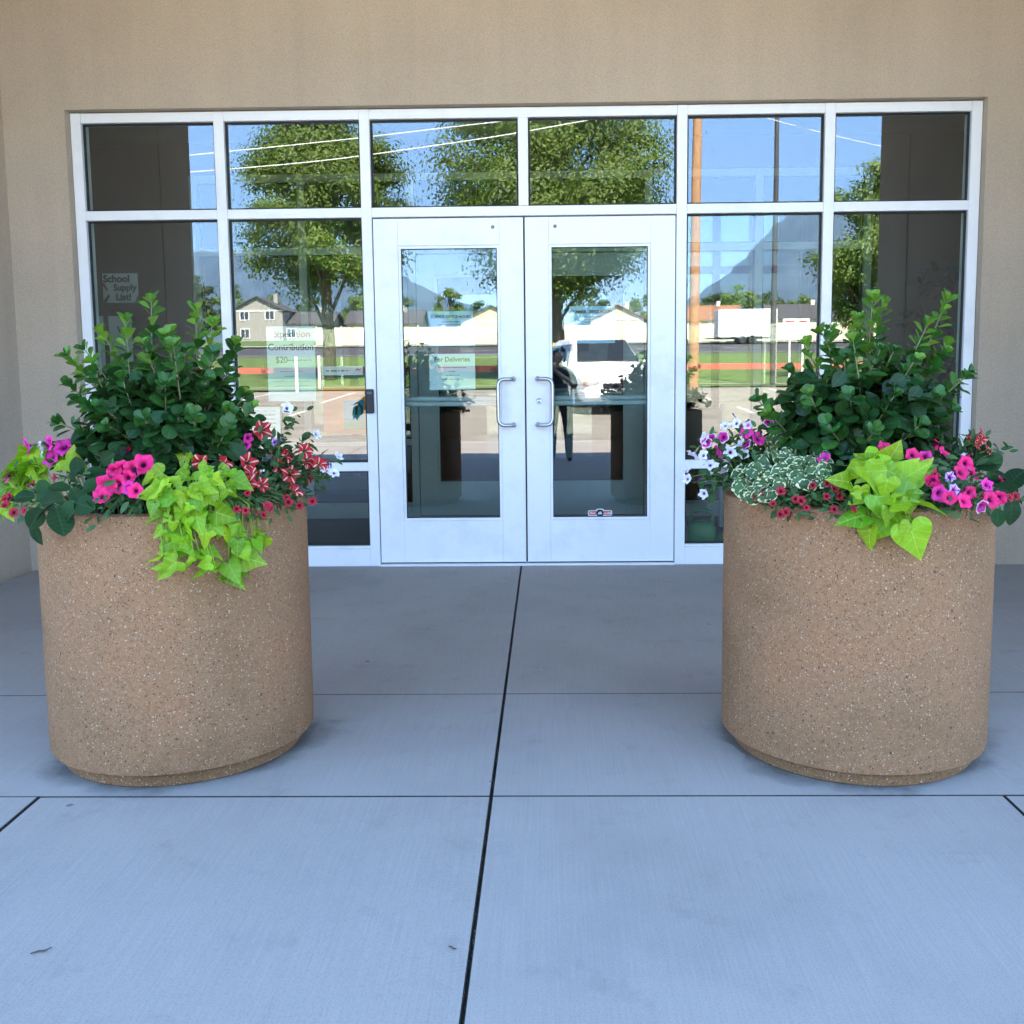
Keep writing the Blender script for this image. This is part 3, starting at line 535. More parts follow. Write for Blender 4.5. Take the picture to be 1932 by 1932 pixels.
# alarm decal at the foot of the right door's glass
a = at(1200, 1026, 0.0295); dk = MB(); W_, H_ = .076, .021
def plate(b, w_, h_, y, r_, mi=0):
    pts = []
    for cx, cz, a0 in ((w_-r_, h_-r_, 0), (-w_+r_, h_-r_, 90), (-w_+r_, -h_+r_, 180), (w_-r_, -h_+r_, 270)):
        pts += [(cx+r_*math.cos(R(a0+t)), y, cz+r_*math.sin(R(a0+t))) for t in (0, 30, 60, 90)]
    k = len(b.v); b.v += pts; b.f.append(tuple(k+i for i in range(len(pts)))[::-1]); b.m.append(mi)
plate(dk, W_, .017, 0, .008, 0); plate(dk, .026, .028, -.0003, .014, 0); plate(dk, W_-.005, .012, -.0006, .006, 1); plate(dk, .020, .022, -.0009, .012, 2)
dk = dk.build('door_decal', ['paper', 'red', 'ink'], loc=(a.x, 0.0295, a.z)); tag(dk, 'red white and black alarm decal low on the right door glass', 'decal')
lettering(dk, 'PEAK', .016, 'paper', -.046, -.006, y=-.0016, bold=.0004); lettering(dk, 'ALARM', .016, 'paper', .047, -.006, y=-.0016, bold=.0004, sx=.86)
MB().add([(-.014, -.0014, -.008), (-.006, -.0014, .010), (0, -.0014, .003), (.006, -.0014, .013), (.014, -.0014, -.008)], [(0, 4, 3, 2, 1)]).build('peak_mark', 'paper_blue', dk)
# school supply sign and boards on the vestibule's back wall
o, w_, h_ = sheet('wall_sign', 204, 547, 278, 605, 1.996, 'paper', 'hand lettered School Supply List sign on the vestibule wall', 'sign')
lettering(o, 'School', .080, 'ink', -.030, h_*.5-.070, bold=.0028); lettering(o, 'Supply', .072, 'ink', .036, -.020, bold=.0026); lettering(o, 'List!', .076, 'ink', .022, -h_*.5+.020, bold=.0028)
for x, z, rr, mt in ((-.125, .01, -.5, 'red'), (-.115, -.085, .6, 'ink'), (.135, -.09, .4, 'inkgrey')):
    k = MB().box(-.01, .01, -.0012, -.0004, -.035, .035).build('pencil_drawing', mt, o); k.location = (x, 0, z); k.rotation_euler.y = rr
for i, (u0, u1) in enumerate(((166, 212), (216, 268))):
    o, w_, h_ = sheet('board', u0, 632, u1, 735, 1.996, 'paper', ('plain white board under the School Supply sign, next to the corner', 'plain white board under the School Supply sign with a dark pen')[i], 'board')
    MB().tube([(-w_*.1, -.004, h_*.3), (w_*.05, -.004, h_*.12)], .006, 6).build('pen', 'ink', o)
# ================================================================== PLANTERS
PL = {'L': Vector((-1.089, -2.955, 0)), 'R': Vector((1.135, -2.960, 0))}; PR, PH = 0.419, 0.832
def planter(c, label):
    root = empty('planter', c, label, 'planter', 'round aggregate planters before the doors')
    R_ = PR
    prof = [(R_-.030, .050), (R_-.008, .050), (R_-.002, .053), (R_, .060), (R_+.0005, .3), (R_, .6), (R_, PH-.014), (R_-.004, PH-.004), (R_-.014, PH), (R_-.045, PH), (R_-.052, PH-.006), (R_-.055, PH-.02), (R_-.056, PH-.10)]
    MB().lathe(prof, 128).build('pot', 'pot', root, 40)
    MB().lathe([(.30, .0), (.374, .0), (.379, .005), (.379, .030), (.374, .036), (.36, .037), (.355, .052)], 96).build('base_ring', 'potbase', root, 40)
    b = MB(); n = 40; prof = [(.0001, PH-.02), (.1, PH-.022), (.2, PH-.03), (.3, PH-.038), (R_-.057, PH-.05)]; b.lathe(prof, n)
    b.v = [(x, y, z+random.uniform(-.008, .008)) for x, y, z in b.v]; b.build('soil', 'soil', root, True)
    return root
planter(PL['L'], 'round tan aggregate planter before the card reader side, lime vine trailing far down its front')
planter(PL['R'], 'round tan aggregate planter holding variegated leaves, its lime vine barely over the rim')

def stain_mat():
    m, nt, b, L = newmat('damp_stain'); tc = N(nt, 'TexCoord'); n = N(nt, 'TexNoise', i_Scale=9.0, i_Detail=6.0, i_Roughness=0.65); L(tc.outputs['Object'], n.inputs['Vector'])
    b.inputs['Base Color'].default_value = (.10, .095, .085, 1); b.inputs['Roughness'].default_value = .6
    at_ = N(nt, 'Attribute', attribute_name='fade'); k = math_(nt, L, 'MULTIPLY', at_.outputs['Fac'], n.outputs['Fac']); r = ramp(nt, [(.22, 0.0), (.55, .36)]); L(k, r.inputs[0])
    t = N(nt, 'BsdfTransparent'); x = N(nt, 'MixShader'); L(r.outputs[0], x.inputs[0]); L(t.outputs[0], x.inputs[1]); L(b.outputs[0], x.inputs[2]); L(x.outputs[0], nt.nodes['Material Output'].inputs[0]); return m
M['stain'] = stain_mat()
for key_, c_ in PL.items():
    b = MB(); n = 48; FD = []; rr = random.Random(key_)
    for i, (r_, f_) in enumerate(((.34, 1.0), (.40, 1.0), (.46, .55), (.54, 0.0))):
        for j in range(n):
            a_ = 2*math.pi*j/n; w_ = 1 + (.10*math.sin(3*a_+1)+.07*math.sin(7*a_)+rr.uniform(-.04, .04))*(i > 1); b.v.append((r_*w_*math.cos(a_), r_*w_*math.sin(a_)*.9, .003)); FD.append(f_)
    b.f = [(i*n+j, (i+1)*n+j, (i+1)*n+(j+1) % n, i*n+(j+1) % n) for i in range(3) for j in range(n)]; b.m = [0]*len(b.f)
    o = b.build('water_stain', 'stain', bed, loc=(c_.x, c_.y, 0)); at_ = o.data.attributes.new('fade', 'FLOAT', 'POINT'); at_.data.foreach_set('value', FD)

# ------------------------------------------------------------------ leaf and flower meshes
OUT = {
 'obovate': [(.0, .0), (.10, .10), (.21, .28), (.31, .50), (.345, .68), (.30, .85), (.18, .965), (0, 1.0)],
 'oval':    [(.0, .0), (.16, .10), (.30, .30), (.34, .50), (.30, .70), (.17, .89), (0, 1.0)],
 'lance':   [(.0, .0), (.10, .12), (.17, .35), (.17, .55), (.11, .80), (0, 1.0)],
 'heart':   [(.0, .03), (.13, -.13), (.32, -.17), (.46, -.05), (.50, .13), (.43, .34), (.29, .55), (.15, .77), (0, 1.0)],
 'lobed':   [(.0, .03), (.15, -.12), (.34, -.17), (.55, -.10), (.60, .02), (.44, .17), (.36, .34), (.26, .56), (.13, .80), (0, 1.0)],
}
def leaf_mesh(name, shape, mat, fold=.25, curl=.25, wav=.0, rnd=0, rings=(.5, .86, 1.0), wide=1.0):
    half = OUT[shape]
    if shape in ('heart', 'lobed', 'oval'):
        h2 = []
        for i in range(len(half)-1):
            p0, p1, p2, p3 = [half[min(len(half)-1, max(0, j))] for j in (i-1, i, i+1, i+2)]; h2.append(p1)
            h2.append(tuple((-p0[q]+9*p1[q]+9*p2[q]-p3[q])/16 for q in (0, 1)))
        half = h2 + [half[-1]]
    pts = half + [(-x, y) for x, y in half[-2:0:-1]]; n = len(pts); c = (0.0, .30 if shape not in ('heart', 'lobed') else .14)
    r = random.Random(rnd); ph = r.uniform(0, 6.28); V = [(c[0], c[1])]; RM = [0.0]
    for k in rings:
        for x, y in pts: V.append((c[0]+(x-c[0])*k, c[1]+(y-c[1])*k)); RM.append(k)
    def z(x, y):
        return fold*abs(x)*(1 if fold else 0) - curl*max(0, y)**2*.6 + wav*math.sin(9*y+ph)*abs(x)*2 + wav*.6*math.sin(7*x+ph)
    verts = [(x*wide, y, z(x, y)) for x, y in V]
    F = [(0, 1+i, 1+(i+1) % n) for i in range(n)]
    for k in range(len(rings)-1): F += [(1+k*n+i, 1+(k+1)*n+i, 1+(k+1)*n+(i+1) % n, 1+k*n+(i+1) % n) for i in range(n)]
    F = [f[::-1] for f in F]                                        # normals towards +z
    me = bpy.data.meshes.new(name); me.from_pydata(verts, [], F); me.materials.append(M[mat]); me.shade_smooth()
    uvl = me.uv_layers.new(name='UVMap'); att = me.attributes.new('rim', 'FLOAT', 'POINT'); att.data.foreach_set('value', RM)
    for l in me.loops: x, y = V[l.vertex_index]; uvl.data[l.index].uv = (.5+x, max(0, y))
    me.update(); return me
def flower_mesh(name, mat, lobe=.10, depth=.35, flat=.10, n=40, seed=0, ruffle=.13):
    r = random.Random(seed); rings = [.0, .10, .2, .34, .55, .78, 1.0]; V = []; F = []; UV = []
    ph = r.uniform(0, 6.28)
    for t in rings:
        for j in range(n):
            a = 2*math.pi*j/n; lb = 1-lobe*(0.5-0.5*math.cos(5*a))*t**2*1.6; rad = .5*t*lb
            z = -depth*(1-min(1, t/.40))**1.2 if t < .4 else flat*(t-.4)-.16*max(0, t-.75)
            z += ruffle*t*t*math.sin(5*a+ph)*.5 + ruffle*.6*t*t*math.sin(10*a+ph*2)*.4
            V.append((rad*math.cos(a), rad*math.sin(a), z)); UV.append((j/n, t))
    for i in range(len(rings)-1):
        for j in range(n): F.append((i*n+j, (i+1)*n+j, (i+1)*n+(j+1) % n, i*n+(j+1) % n))
    k = len(V)                                                        # green tube and calyx behind the petals
    prof = [(.055, -depth*.55), (.06, -depth), (.075, -depth-.12), (.03, -depth-.22), (.015, -depth-.5)]; m_ = 8
    for rr, z in prof:
        for j in range(m_): a = 2*math.pi*j/m_; V.append((rr*math.cos(a), rr*math.sin(a), z)); UV.append((0, 0))
    for i in range(len(prof)-1):
        for j in range(m_): F.append((k+i*m_+j, k+(i+1)*m_+j, k+(i+1)*m_+(j+1) % m_, k+i*m_+(j+1) % m_))
    me = bpy.data.meshes.new(name); me.from_pydata(V, [], F); me.materials.append(M[mat]); me.materials.append(M['stem'])
    mi = [0]*((len(rings)-1)*n) + [1]*((len(prof)-1)*m_); me.polygons.foreach_set('material_index', mi); me.shade_smooth()
    uvl = me.uv_layers.new(name='UVMap')
    for p_ in me.polygons:
        us = [UV[v][0] for v in p_.vertices]; wrap = max(us)-min(us) > .5
        for li, v in zip(p_.loop_indices, p_.vertices):
            u = UV[v][0]; uvl.data[li].uv = (u+1 if wrap and u < .5 else u, UV[v][1])
    me.update(); return me
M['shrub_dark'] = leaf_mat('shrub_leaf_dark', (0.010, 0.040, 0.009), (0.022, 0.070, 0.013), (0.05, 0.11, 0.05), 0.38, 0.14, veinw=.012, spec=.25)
M['shrub_mid'] = leaf_mat('shrub_leaf_mid', (0.024, 0.10, 0.014), (0.042, 0.145, 0.02), (0.10, 0.22, 0.07), 0.34, 0.25, veinw=.014)
M['shrub_young'] = leaf_mat('shrub_leaf_young', (0.07, 0.21, 0.02), (0.18, 0.32, 0.025), (0.25, 0.40, 0.12), 0.38, 0.35, veinw=.016)
M['lime'] = leaf_mat('lime_vine_leaf', (0.20, 0.40, 0.010), (0.36, 0.53, 0.016), (0.50, 0.66, 0.10), 0.45, 0.42, sub=4, veinw=.012)
M['lime2'] = leaf_mat('lime_vine_leaf_green', (0.12, 0.30, 0.010), (0.22, 0.42, 0.015), (0.35, 0.55, 0.08), 0.45, 0.35, sub=4, veinw=.012)
M['darkleaf'] = leaf_mat('deep_green_veined_leaf', (0.009, 0.034, 0.010), (0.018, 0.052, 0.014), (0.045, 0.09, 0.035), 0.6, 0.12, sub=7, veinw=.012, spec=.12)
M['petleaf'] = leaf_mat('petunia_leaf', (0.025, 0.075, 0.02), (0.05, 0.13, 0.03), (0.08, 0.16, 0.05), 0.55, 0.25)
M['varieg'] = leaf_mat('cream_edged_leaf', (0.04, 0.10, 0.03), (0.065, 0.14, 0.04), None, 0.5, 0.2, edge=(0.74, 0.72, 0.40))
M['ficus'] = leaf_mat('ficus_leaf', (0.006, 0.013, 0.006), (0.010, 0.020, 0.008), None, 0.7, 0.1, spec=.1)
M['hotpink'] = petal_mat('hot_pink_petal', (0.95, 0.012, 0.19), (0.75, 0.006, 0.15), (0.10, 0.0, 0.05))
M['magenta'] = petal_mat('magenta_petal', (0.86, 0.03, 0.36), (0.64, 0.012, 0.26), (0.16, 0.0, 0.12))
M['bicolor'] = petal_mat('magenta_petal_white_rim', (0.62, 0.015, 0.26), (0.55, 0.01, 0.25), (0.18, 0.0, 0.10), rim=(0.80, 0.66, 0.82))
M['star'] = petal_mat('red_petal_cream_star', (0.50, 0.006, 0.016), (0.42, 0.006, 0.014), (0.10, 0.05, 0.005), star=(0.80, 0.42, 0.32))
M['white'] = petal_mat('white_petal_purple_throat', (0.86, 0.84, 0.87), (0.80, 0.74, 0.83), (0.16, 0.02, 0.20))
M['purple'] = petal_mat('violet_veined_petal', (0.66, 0.40, 0.70), (0.48, 0.14, 0.52), (0.12, 0.0, 0.16), star=(0.30, 0.03, 0.34))
M['smallred'] = petal_mat('small_red_petal', (0.42, 0.008, 0.03), (0.30, 0.004, 0.015), (0.05, 0.0, 0.01))
LM = {}
def variants(key, shape, mat, k, fold, curl, wav, wide=1.0, **kw): LM[key] = [leaf_mesh('leaf_'+key, shape, mat, fold*random.uniform(.6, 1.4), curl*random.uniform(.5, 1.6), wav*random.uniform(.5, 1.5), i, wide=wide*random.uniform(.9, 1.1), **kw) for i in range(k)]
variants('dark', 'obovate', 'shrub_dark', 5, .15, .28, .03, 1.15); variants('mid', 'obovate', 'shrub_mid', 5, .24, .2, .03, 1.12); variants('young', 'obovate', 'shrub_young', 5, .28, .12, .02, 1.05)
variants('lime', 'lobed', 'lime', 5, .16, .55, .08, .98); variants('limeh', 'heart', 'lime', 5, .18, .60, .08, 1.12); variants('lime2', 'heart', 'lime2', 5, .16, .6, .08, 1.1)
variants('deep', 'oval', 'darkleaf', 4, .22, .45, .04, 1.15); variants('pet', 'lance', 'petleaf', 5, .3, .4, .03, 1.25); variants('petw', 'oval', 'petleaf', 3, .3, .4, .03)
variants('var', 'oval', 'varieg', 5, .3, .35, .06, 1.1); variants('ficus', 'lance', 'ficus', 3, .3, .5, .02, 1.3)
FM = {k: [flower_mesh('flower_'+k, k, **dict(seed=i, **kw)) for i in range(4)] for k, kw in dict(
    hotpink=dict(lobe=.10), magenta=dict(lobe=.12), bicolor=dict(lobe=.14, ruffle=.1), star=dict(lobe=.16), white=dict(lobe=.16), purple=dict(lobe=.14, ruffle=.1), smallred=dict(lobe=.10, depth=.45)).items()}

def rv(s=1.0): return Vector((random.gauss(0, s), random.gauss(0, s), random.gauss(0, s)))
def put_leaf(root, key, pos, tip, nrm, size, name='leaf'):
    return inst(name, random.choice(LM[key]), frame_mat(Vector(pos)-root.location, tip, nrm, size, random.uniform(.9, 1.1)), root)
def put_stem(root, pts, r0, r1, mat='stem', n=6, name='stem'):
    k = len(pts); b = MB().tube([Vector(p)-root.location for p in pts], [r0+(r1-r0)*i/(k-1) for i in range(k)], n); return b.build(name, mat, root, True)
def curve(a, b, sag=0.0, side=0.0, n=6):
    a, b = Vector(a), Vector(b); s = Vector((random.uniform(-1, 1), random.uniform(-1, 1), 0))*side
    return [a.lerp(b, t) + (Vector((0, 0, sag)) + s)*math.sin(math.pi*t) for t in [i/(n-1) for i in range(n)]]
def bake_leaves(root, key, items, name='inner_foliage'):              # many small leaves joined into one part
    V, F, UV, RM = [], [], [], []
    for me_, m4 in items:
        k = len(V); V += [tuple(m4 @ v.co) for v in me_.vertices]; F += [tuple(i+k for i in p_.vertices) for p_ in me_.polygons]
        ul = me_.uv_layers[0].data; UV += [tuple(ul[i].uv) for i in range(len(me_.loops))]; RM += [d.value for d in me_.attributes['rim'].data]
    me = bpy.data.meshes.new(name); me.from_pydata(V, [], F); me.materials.append(LM[key][0].materials[0]); me.shade_smooth()
    ul = me.uv_layers.new(name='UVMap'); ul.data.foreach_set('uv', [c for uv in UV for c in uv]); at_ = me.attributes.new('rim', 'FLOAT', 'POINT'); at_.data.foreach_set('value', RM)
    o = bpy.data.objects.new(name, me); COL.objects.link(o); o.parent = root; o['kind'] = 'stuff'; return o

# ------------------------------------------------------------------ the two shrubs
def shrub(c, tips, label, seed, filler):
    random.seed(seed); base = c + Vector((0, 0, PH-.03)); root = empty('leafy_shrub', base, label, 'shrub', 'shrubs in the planters')
    nleaf = 0; dark_items = []; mid_items = []; us = [t_[0] for t_ in tips]; vs = [t_[1] for t_ in tips]
    tips = tips + [(random.uniform(min(us)+40, max(us)-40), random.uniform(sum(vs)/len(vs)-70, max(vs)), random.uniform(-.2, .08)) for _ in range(14)]
    for (u, v, dy) in tips:
        tip = at(u, v, c.y+dy); st = base + Vector((random.uniform(-.09, .09), random.uniform(-.07, .07), 0))
        mid = st.lerp(tip, .45) + Vector((0, 0, .05)) + Vector((random.uniform(-.02, .02), random.uniform(-.02, .02), 0))
        n = 12; P = []
        for i in range(n+1):
            t = i/n; P.append(st*(1-t)**2 + mid*2*t*(1-t) + tip*t*t)
        put_stem(root, P, .0055, .0018, 'woodystem')
        L = sum((P[i+1]-P[i]).length for i in range(n)); k = max(5, int(L/.029)); az = random.uniform(0, 6.28)
        for j in range(k+1):
            t = .28 + .70*j/k; f = t*n; i = min(n-1, int(f)); pos = P[i].lerp(P[i+1], f-i); d = (P[i+1]-P[i]).normalized()
            for q in (0, 1):
                if random.random() < .08: continue
                az += 2.4 if q == 0 else math.pi+random.uniform(-.4, .4)
                o1 = d.orthogonal().normalized(); o2 = d.cross(o1); rad = o1*math.cos(az)+o2*math.sin(az)
                el = .15 + .65*t*t + random.uniform(-.2, .3)
                tp = rad*math.cos(el*1.0) + d*math.sin(el) + Vector((0, -.12, -.15*(1-t)))
                nm = d*.8 - rad*.35 + Vector((0, -.45, .35)) + rv(.28)
                sz = (.054 - .018*max(0, t-.72)/.28 if t > .72 else .044+.014*t)*random.uniform(.7, 1.25)
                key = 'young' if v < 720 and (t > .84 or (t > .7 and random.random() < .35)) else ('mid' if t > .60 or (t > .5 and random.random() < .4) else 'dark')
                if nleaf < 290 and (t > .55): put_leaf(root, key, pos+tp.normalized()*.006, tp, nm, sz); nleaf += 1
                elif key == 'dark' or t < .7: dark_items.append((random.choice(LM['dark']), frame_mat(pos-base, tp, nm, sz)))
                else: mid_items.append((random.choice(LM['mid']), frame_mat(pos-base, tp, nm, sz)))
        top_ = v < 700 or random.random() < .2
        for q in range(4):                                             # rosette at the tip
            a = az+q*1.7; d = (P[-1]-P[-2]).normalized(); o1 = d.orthogonal().normalized(); o2 = d.cross(o1); rad = o1*math.cos(a)+o2*math.sin(a)
            put_leaf(root, 'young' if top_ else 'mid', P[-1], d*random.uniform(.7, 1.6)+rad*.8, rad*-.7+d*.6+Vector((0, -.4, .2))+rv(.2), random.uniform(.022, .042)); nleaf += 1
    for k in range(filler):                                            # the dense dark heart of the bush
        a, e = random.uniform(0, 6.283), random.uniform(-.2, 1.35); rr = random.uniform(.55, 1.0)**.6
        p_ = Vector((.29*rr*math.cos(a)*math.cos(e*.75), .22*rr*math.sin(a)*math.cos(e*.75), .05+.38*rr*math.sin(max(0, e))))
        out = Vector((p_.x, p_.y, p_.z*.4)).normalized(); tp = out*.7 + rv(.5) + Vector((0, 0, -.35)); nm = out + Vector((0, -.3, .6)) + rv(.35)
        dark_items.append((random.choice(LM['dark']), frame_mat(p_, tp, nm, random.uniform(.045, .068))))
    bake_leaves(root, 'dark', dark_items)
    if mid_items: bake_leaves(root, 'mid', mid_items, 'outer_foliage')
    return root
shrub(PL['L'], [(303,600,.02),(252,640,-.03),(393,620,.03),(425,650,.0),(205,665,.02),(135,712,.0),(170,700,-.05),(118,845,-.05),(190,745,-.10),(340,670,-.06),(290,690,-.10),(370,700,-.10),(470,690,.05),(455,745,-.08),(490,790,-.02),(505,815,-.06),(415,760,-.14),(245,760,-.14),(330,770,-.17),(160,800,-.10),(390,830,-.20),(215,850,-.18),(290,840,-.20),(460,850,-.14),(140,770,.03)],
      'dense green shrub in the planter whose lime vine trails low, above the red star petunias', 5, 900)
shrub(PL['R'], [(1745,600,.0),(1893,600,.0),(1765,605,.06),(1855,650,-.04),(1715,640,.0),(1655,660,.02),(1610,690,-.04),(1690,720,-.10),(1895,690,.04),(1930,755,.0),(1935,745,.05),(1830,720,-.10),(1760,700,-.12),(1585,745,.0),(1515,800,-.02),(1540,830,-.10),(1620,790,-.15),(1700,790,-.19),(1790,790,-.18),(1870,790,-.12),(1900,820,-.05),(1655,850,-.2),(1750,860,-.22),(1840,850,-.2),(1890,705,.0)],
      'dense green shrub in the planter with the variegated plant and hot pink petunias', 6, 900)

# ------------------------------------------------------------------ flowering plants
def c1(l): return [(x*.3727, 560+y*.3727) + tuple(r) for x, y, *r in l]
def c2(l): return [(1340+x*.3665, 560+y*.3665) + tuple(r) for x, y, *r in l]
def depth_for(c, u, v):
    """depth of the planting mound for a photo pixel: fuller towards the front, at the rim it hangs just outside the pot"""
    best = None
    for k in range(60):
        Y = c.y - .47 + k*.012; p_ = at(u, v, Y); dx, dy = p_.x-c.x, p_.y-c.y; r_ = math.hypot(dx, dy); z_ = p_.z-PH
        h = .16*(1-min(1.15, r_/.50)**2.2) + .02
        if r_ < .50 and z_ <= h: best = Y; break
    return best if best is not None else c.y - .05
def flowering(c, name, label, cat, kind, pix, size, group=None, leaves=5, lkey='pet', lsize=.036, seed=1, jitter=.02, fill=None, extra=()):
    random.seed(seed); pts = []
    for (u, v, *r) in pix:
        Y = depth_for(c, u, v); pts.append((at(u, v, Y), r))
    cx = sum(p_.x for p_, _ in pts)/len(pts); cy = sum(p_.y for p_, _ in pts)/len(pts)
    d = Vector((cx-c.x, cy-c.y, 0)); d = d*min(1, .30/max(.01, d.length)); base = c + d + Vector((0, 0, PH-.045))
    root = empty(name, base, label, cat, group); n_l = 0
    for p_, r in pts:
        kd = r[0] if r and isinstance(r[0], str) else kind; sz = size*random.uniform(.78, 1.12)*(.8 if kd in ('purple',) else 1)
        out = Vector((p_.x-c.x, p_.y-c.y, 0)); out = out.normalized() if out.length > .02 else Vector((0, -1, 0))
        nm = out*.75 + Vector((0, -.70, .42)) + rv(.38); nm.normalize()
        p_ = p_ + nm*.012; fl = inst('flower', random.choice(FM[kd]), frame_mat(p_-base, nm.orthogonal()+rv(.4), nm, sz), root)
        st = base + Vector((random.uniform(-.05, .05), random.uniform(-.05, .05), 0)); back = p_ - nm*sz*.8
        cv = curve(st, back, .05 if back.z > PH-.05 else .10, .015); put_stem(root, cv, .0016, .0011, n=5)
        for q in range(leaves):
            if n_l >= 290: break
            t = random.uniform(.35, 1.0); i = min(4, int(t*5)); pos = cv[i].lerp(cv[i+1], t*5-i) + rv(jitter*.35) + Vector((0, .014, -.004))
            tp = out*.5 + rv(.6) + Vector((0, -.25, .1)); nn = out*.3 + Vector((0, -.45, .8)) + rv(.4)
            put_leaf(root, lkey if random.random() < .7 else ('petw' if lkey == 'pet' else lkey), pos, tp, nn, lsize*random.uniform(.7, 1.3)); n_l += 1
    bm_ = MB().lathe([(.0001, -.5), (.05, -.45), (.06, -.2), (.09, .1), (.13, .35), (.06, .55), (.0001, .6)], 8).mesh('bud', kind, True)
    for k in range(max(2, len(pts)//4)):                                # closed buds
        p_, _ = random.choice(pts); q = p_ + Vector((random.uniform(-.03, .03), random.uniform(-.015, .015), random.uniform(-.02, .03))); nn = Vector((random.uniform(-.5, .5), -.6, .6))
        inst('bud', bm_, frame_mat(q-base, nn.orthogonal(), nn, size*random.uniform(.45, .65)), root)
        put_stem(root, curve(base+Vector((random.uniform(-.04, .04), 0, 0)), q-nn.normalized()*size*.25, .04, .01), .0015, .001, n=5)
    if fill:                                                            # leafy cushion between the flowers
        items = []
        for k in range(fill):
            p_, _ = random.choice(pts); q = p_ + Vector((random.gauss(0, .04), random.gauss(.02, .035), -abs(random.gauss(.025, .03))))
            r_ = math.hypot(q.x-c.x, q.y-c.y)
            if r_ < PR+.01 and q.z < PH+.005: q.z = PH+.005
            if r_ > PR+.06 or q.z < PH-.035: continue
            out = Vector((q.x-c.x, q.y-c.y, 0)).normalized(); tp = out*.6 + rv(.6); nn = out*.4+Vector((0, -.3, .8))+rv(.4)
            items.append((random.choice(LM['pet']), frame_mat(q-base, tp, nn, lsize*random.uniform(.7, 1.2))))
        bake_leaves(root, 'pet', items)
    return root
P = PL['L']
flowering(P, 'petunia_plant', 'magenta petunias between the dark veined leaves and lime leaves at the rim', 'petunia', 'magenta', c1([(285,872),(295,955),(165,888),(435,885),(505,862),(240,897,'white'),(55,1055),(350,905),(400,880)]), .064, leaves=7, fill=60, seed=21)
flowering(P, 'petunia_plant', 'hot pink petunias beside the trailing lime vine, near the dark veined leaves', 'petunia', 'hotpink', c1([(665,925),(620,1018),(720,1022),(772,995),(690,1072),(580,1100),(550,1172),(735,1135),(605,1085),(660,1010),(640,1100),(700,1120,'magenta')]), .062, leaves=7, fill=80, seed=22)
flowering(P, 'petunia_plant', 'red petunias with cream stars spilling over the rim', 'petunia', 'star', c1([(1398,815),(992,930),(1085,975),(1195,985),(1325,985),(1462,952),(1525,945),(1630,922),(1642,968),(1712,985),(1345,1050),(1553,1050),(1640,1050),(1575,1135),(1330,1090),(1480,1000),(1600,1010),(1400,1100)]), .064, leaves=9, fill=230, seed=23)
flowering(P, 'petunia_plant', 'white petunias with purple throats behind the red star petunias', 'petunia', 'white', c1([(1535,695),(1685,835),(1810,955),(1750,1035),(1795,1042),(1325,850,'magenta'),(1322,885,'magenta'),(1500,865,'purple'),(1470,870,'purple')]), .044, leaves=11, fill=50, seed=24)
flowering(P, 'million_bells_plant', 'small red flowers hanging below the star petunias', 'flowers', 'smallred', c1([(1265,1235),(1315,1240),(1335,1145),(1440,1215),(1532,1165),(1543,1195),(1605,1210),(1670,1192),(1410,1262),(1382,1248),(1450,1225)]), .028, leaves=9, lsize=.024, fill=90, seed=25)
flowering(P, 'million_bells_plant', 'small red flowers under the lime leaves, beside dark veined leaves', 'flowers', 'smallred', c1([(310,1065),(190,1100),(65,1165),(40,1210),(95,1245),(45,1180),(70,1200),(150,1240)]), .028, leaves=9, lsize=.024, fill=60, seed=26)
P = PL['R']
flowering(P, 'petunia_plant', 'white and magenta petunias beside the variegated plant', 'petunia', 'white', c2([(310,800),(370,788),(428,800),(205,868),(135,940),(190,965),(215,1020),(255,1062),(308,1052),(330,1000),(335,940),(105,1095),(190,1165),(95,1052),(405,952),(395,900),(300,857,'bicolor'),(237,880,'bicolor'),(203,897,'bicolor'),(275,950,'magenta'),(477,865,'magenta'),(430,905,'bicolor'),(425,830,'magenta'),(545,775,'bicolor'),(600,812,'purple')]), .047, leaves=8, fill=130, seed=31)
flowering(P, 'million_bells_plant', 'small red flowers along the rim below the variegated plant', 'flowers', 'smallred', c2([(565,1230),(598,1282),(625,1275),(740,1240),(780,1125),(857,1110),(845,1190),(895,1145),(920,1170),(905,1250),(1010,1250),(510,1170),(450,1190),(600,1160),(710,1210),(690,1195)]), .028, leaves=10, lsize=.026, fill=140, seed=32)
flowering(P, 'petunia_plant', 'hot pink petunias with purple veined blooms to the wall side of the lime vine', 'petunia', 'hotpink', c2([(1420,905),(1480,955),(1315,965),(1385,968,'magenta'),(1160,930),(1210,868),(1400,1030),(1430,1095),(1605,965),(1600,1005),(1645,1060),(1575,1055),(1520,1195),(1590,1207),(1800,1112),(1790,1185),(1735,1205),(1520,1070,'purple'),(1540,1145,'purple'),(1620,1160),(1715,1130,'magenta'),(1460,1160,'magenta'),(1680,1230,'bicolor'),(850,985,'magenta'),(1350,1000)]), .050, leaves=8, fill=160, seed=33)
flowering(P, 'petunia_plant', 'striped pale pink and red petunias by the dark leaves next to the wall', 'petunia', 'star', c2([(1690,880),(1680,838),(1715,932),(1612,848),(1660,905)]), .042, leaves=10, fill=60, seed=34)
flowering(P, 'million_bells_plant', 'few small red flowers between hot pink petunias and the dark leaves', 'flowers', 'smallred', c2([(1840,1190),(1872,1185),(1680,1180),(1440,1060)]), .028, leaves=8, lsize=.024, fill=25, seed=35)

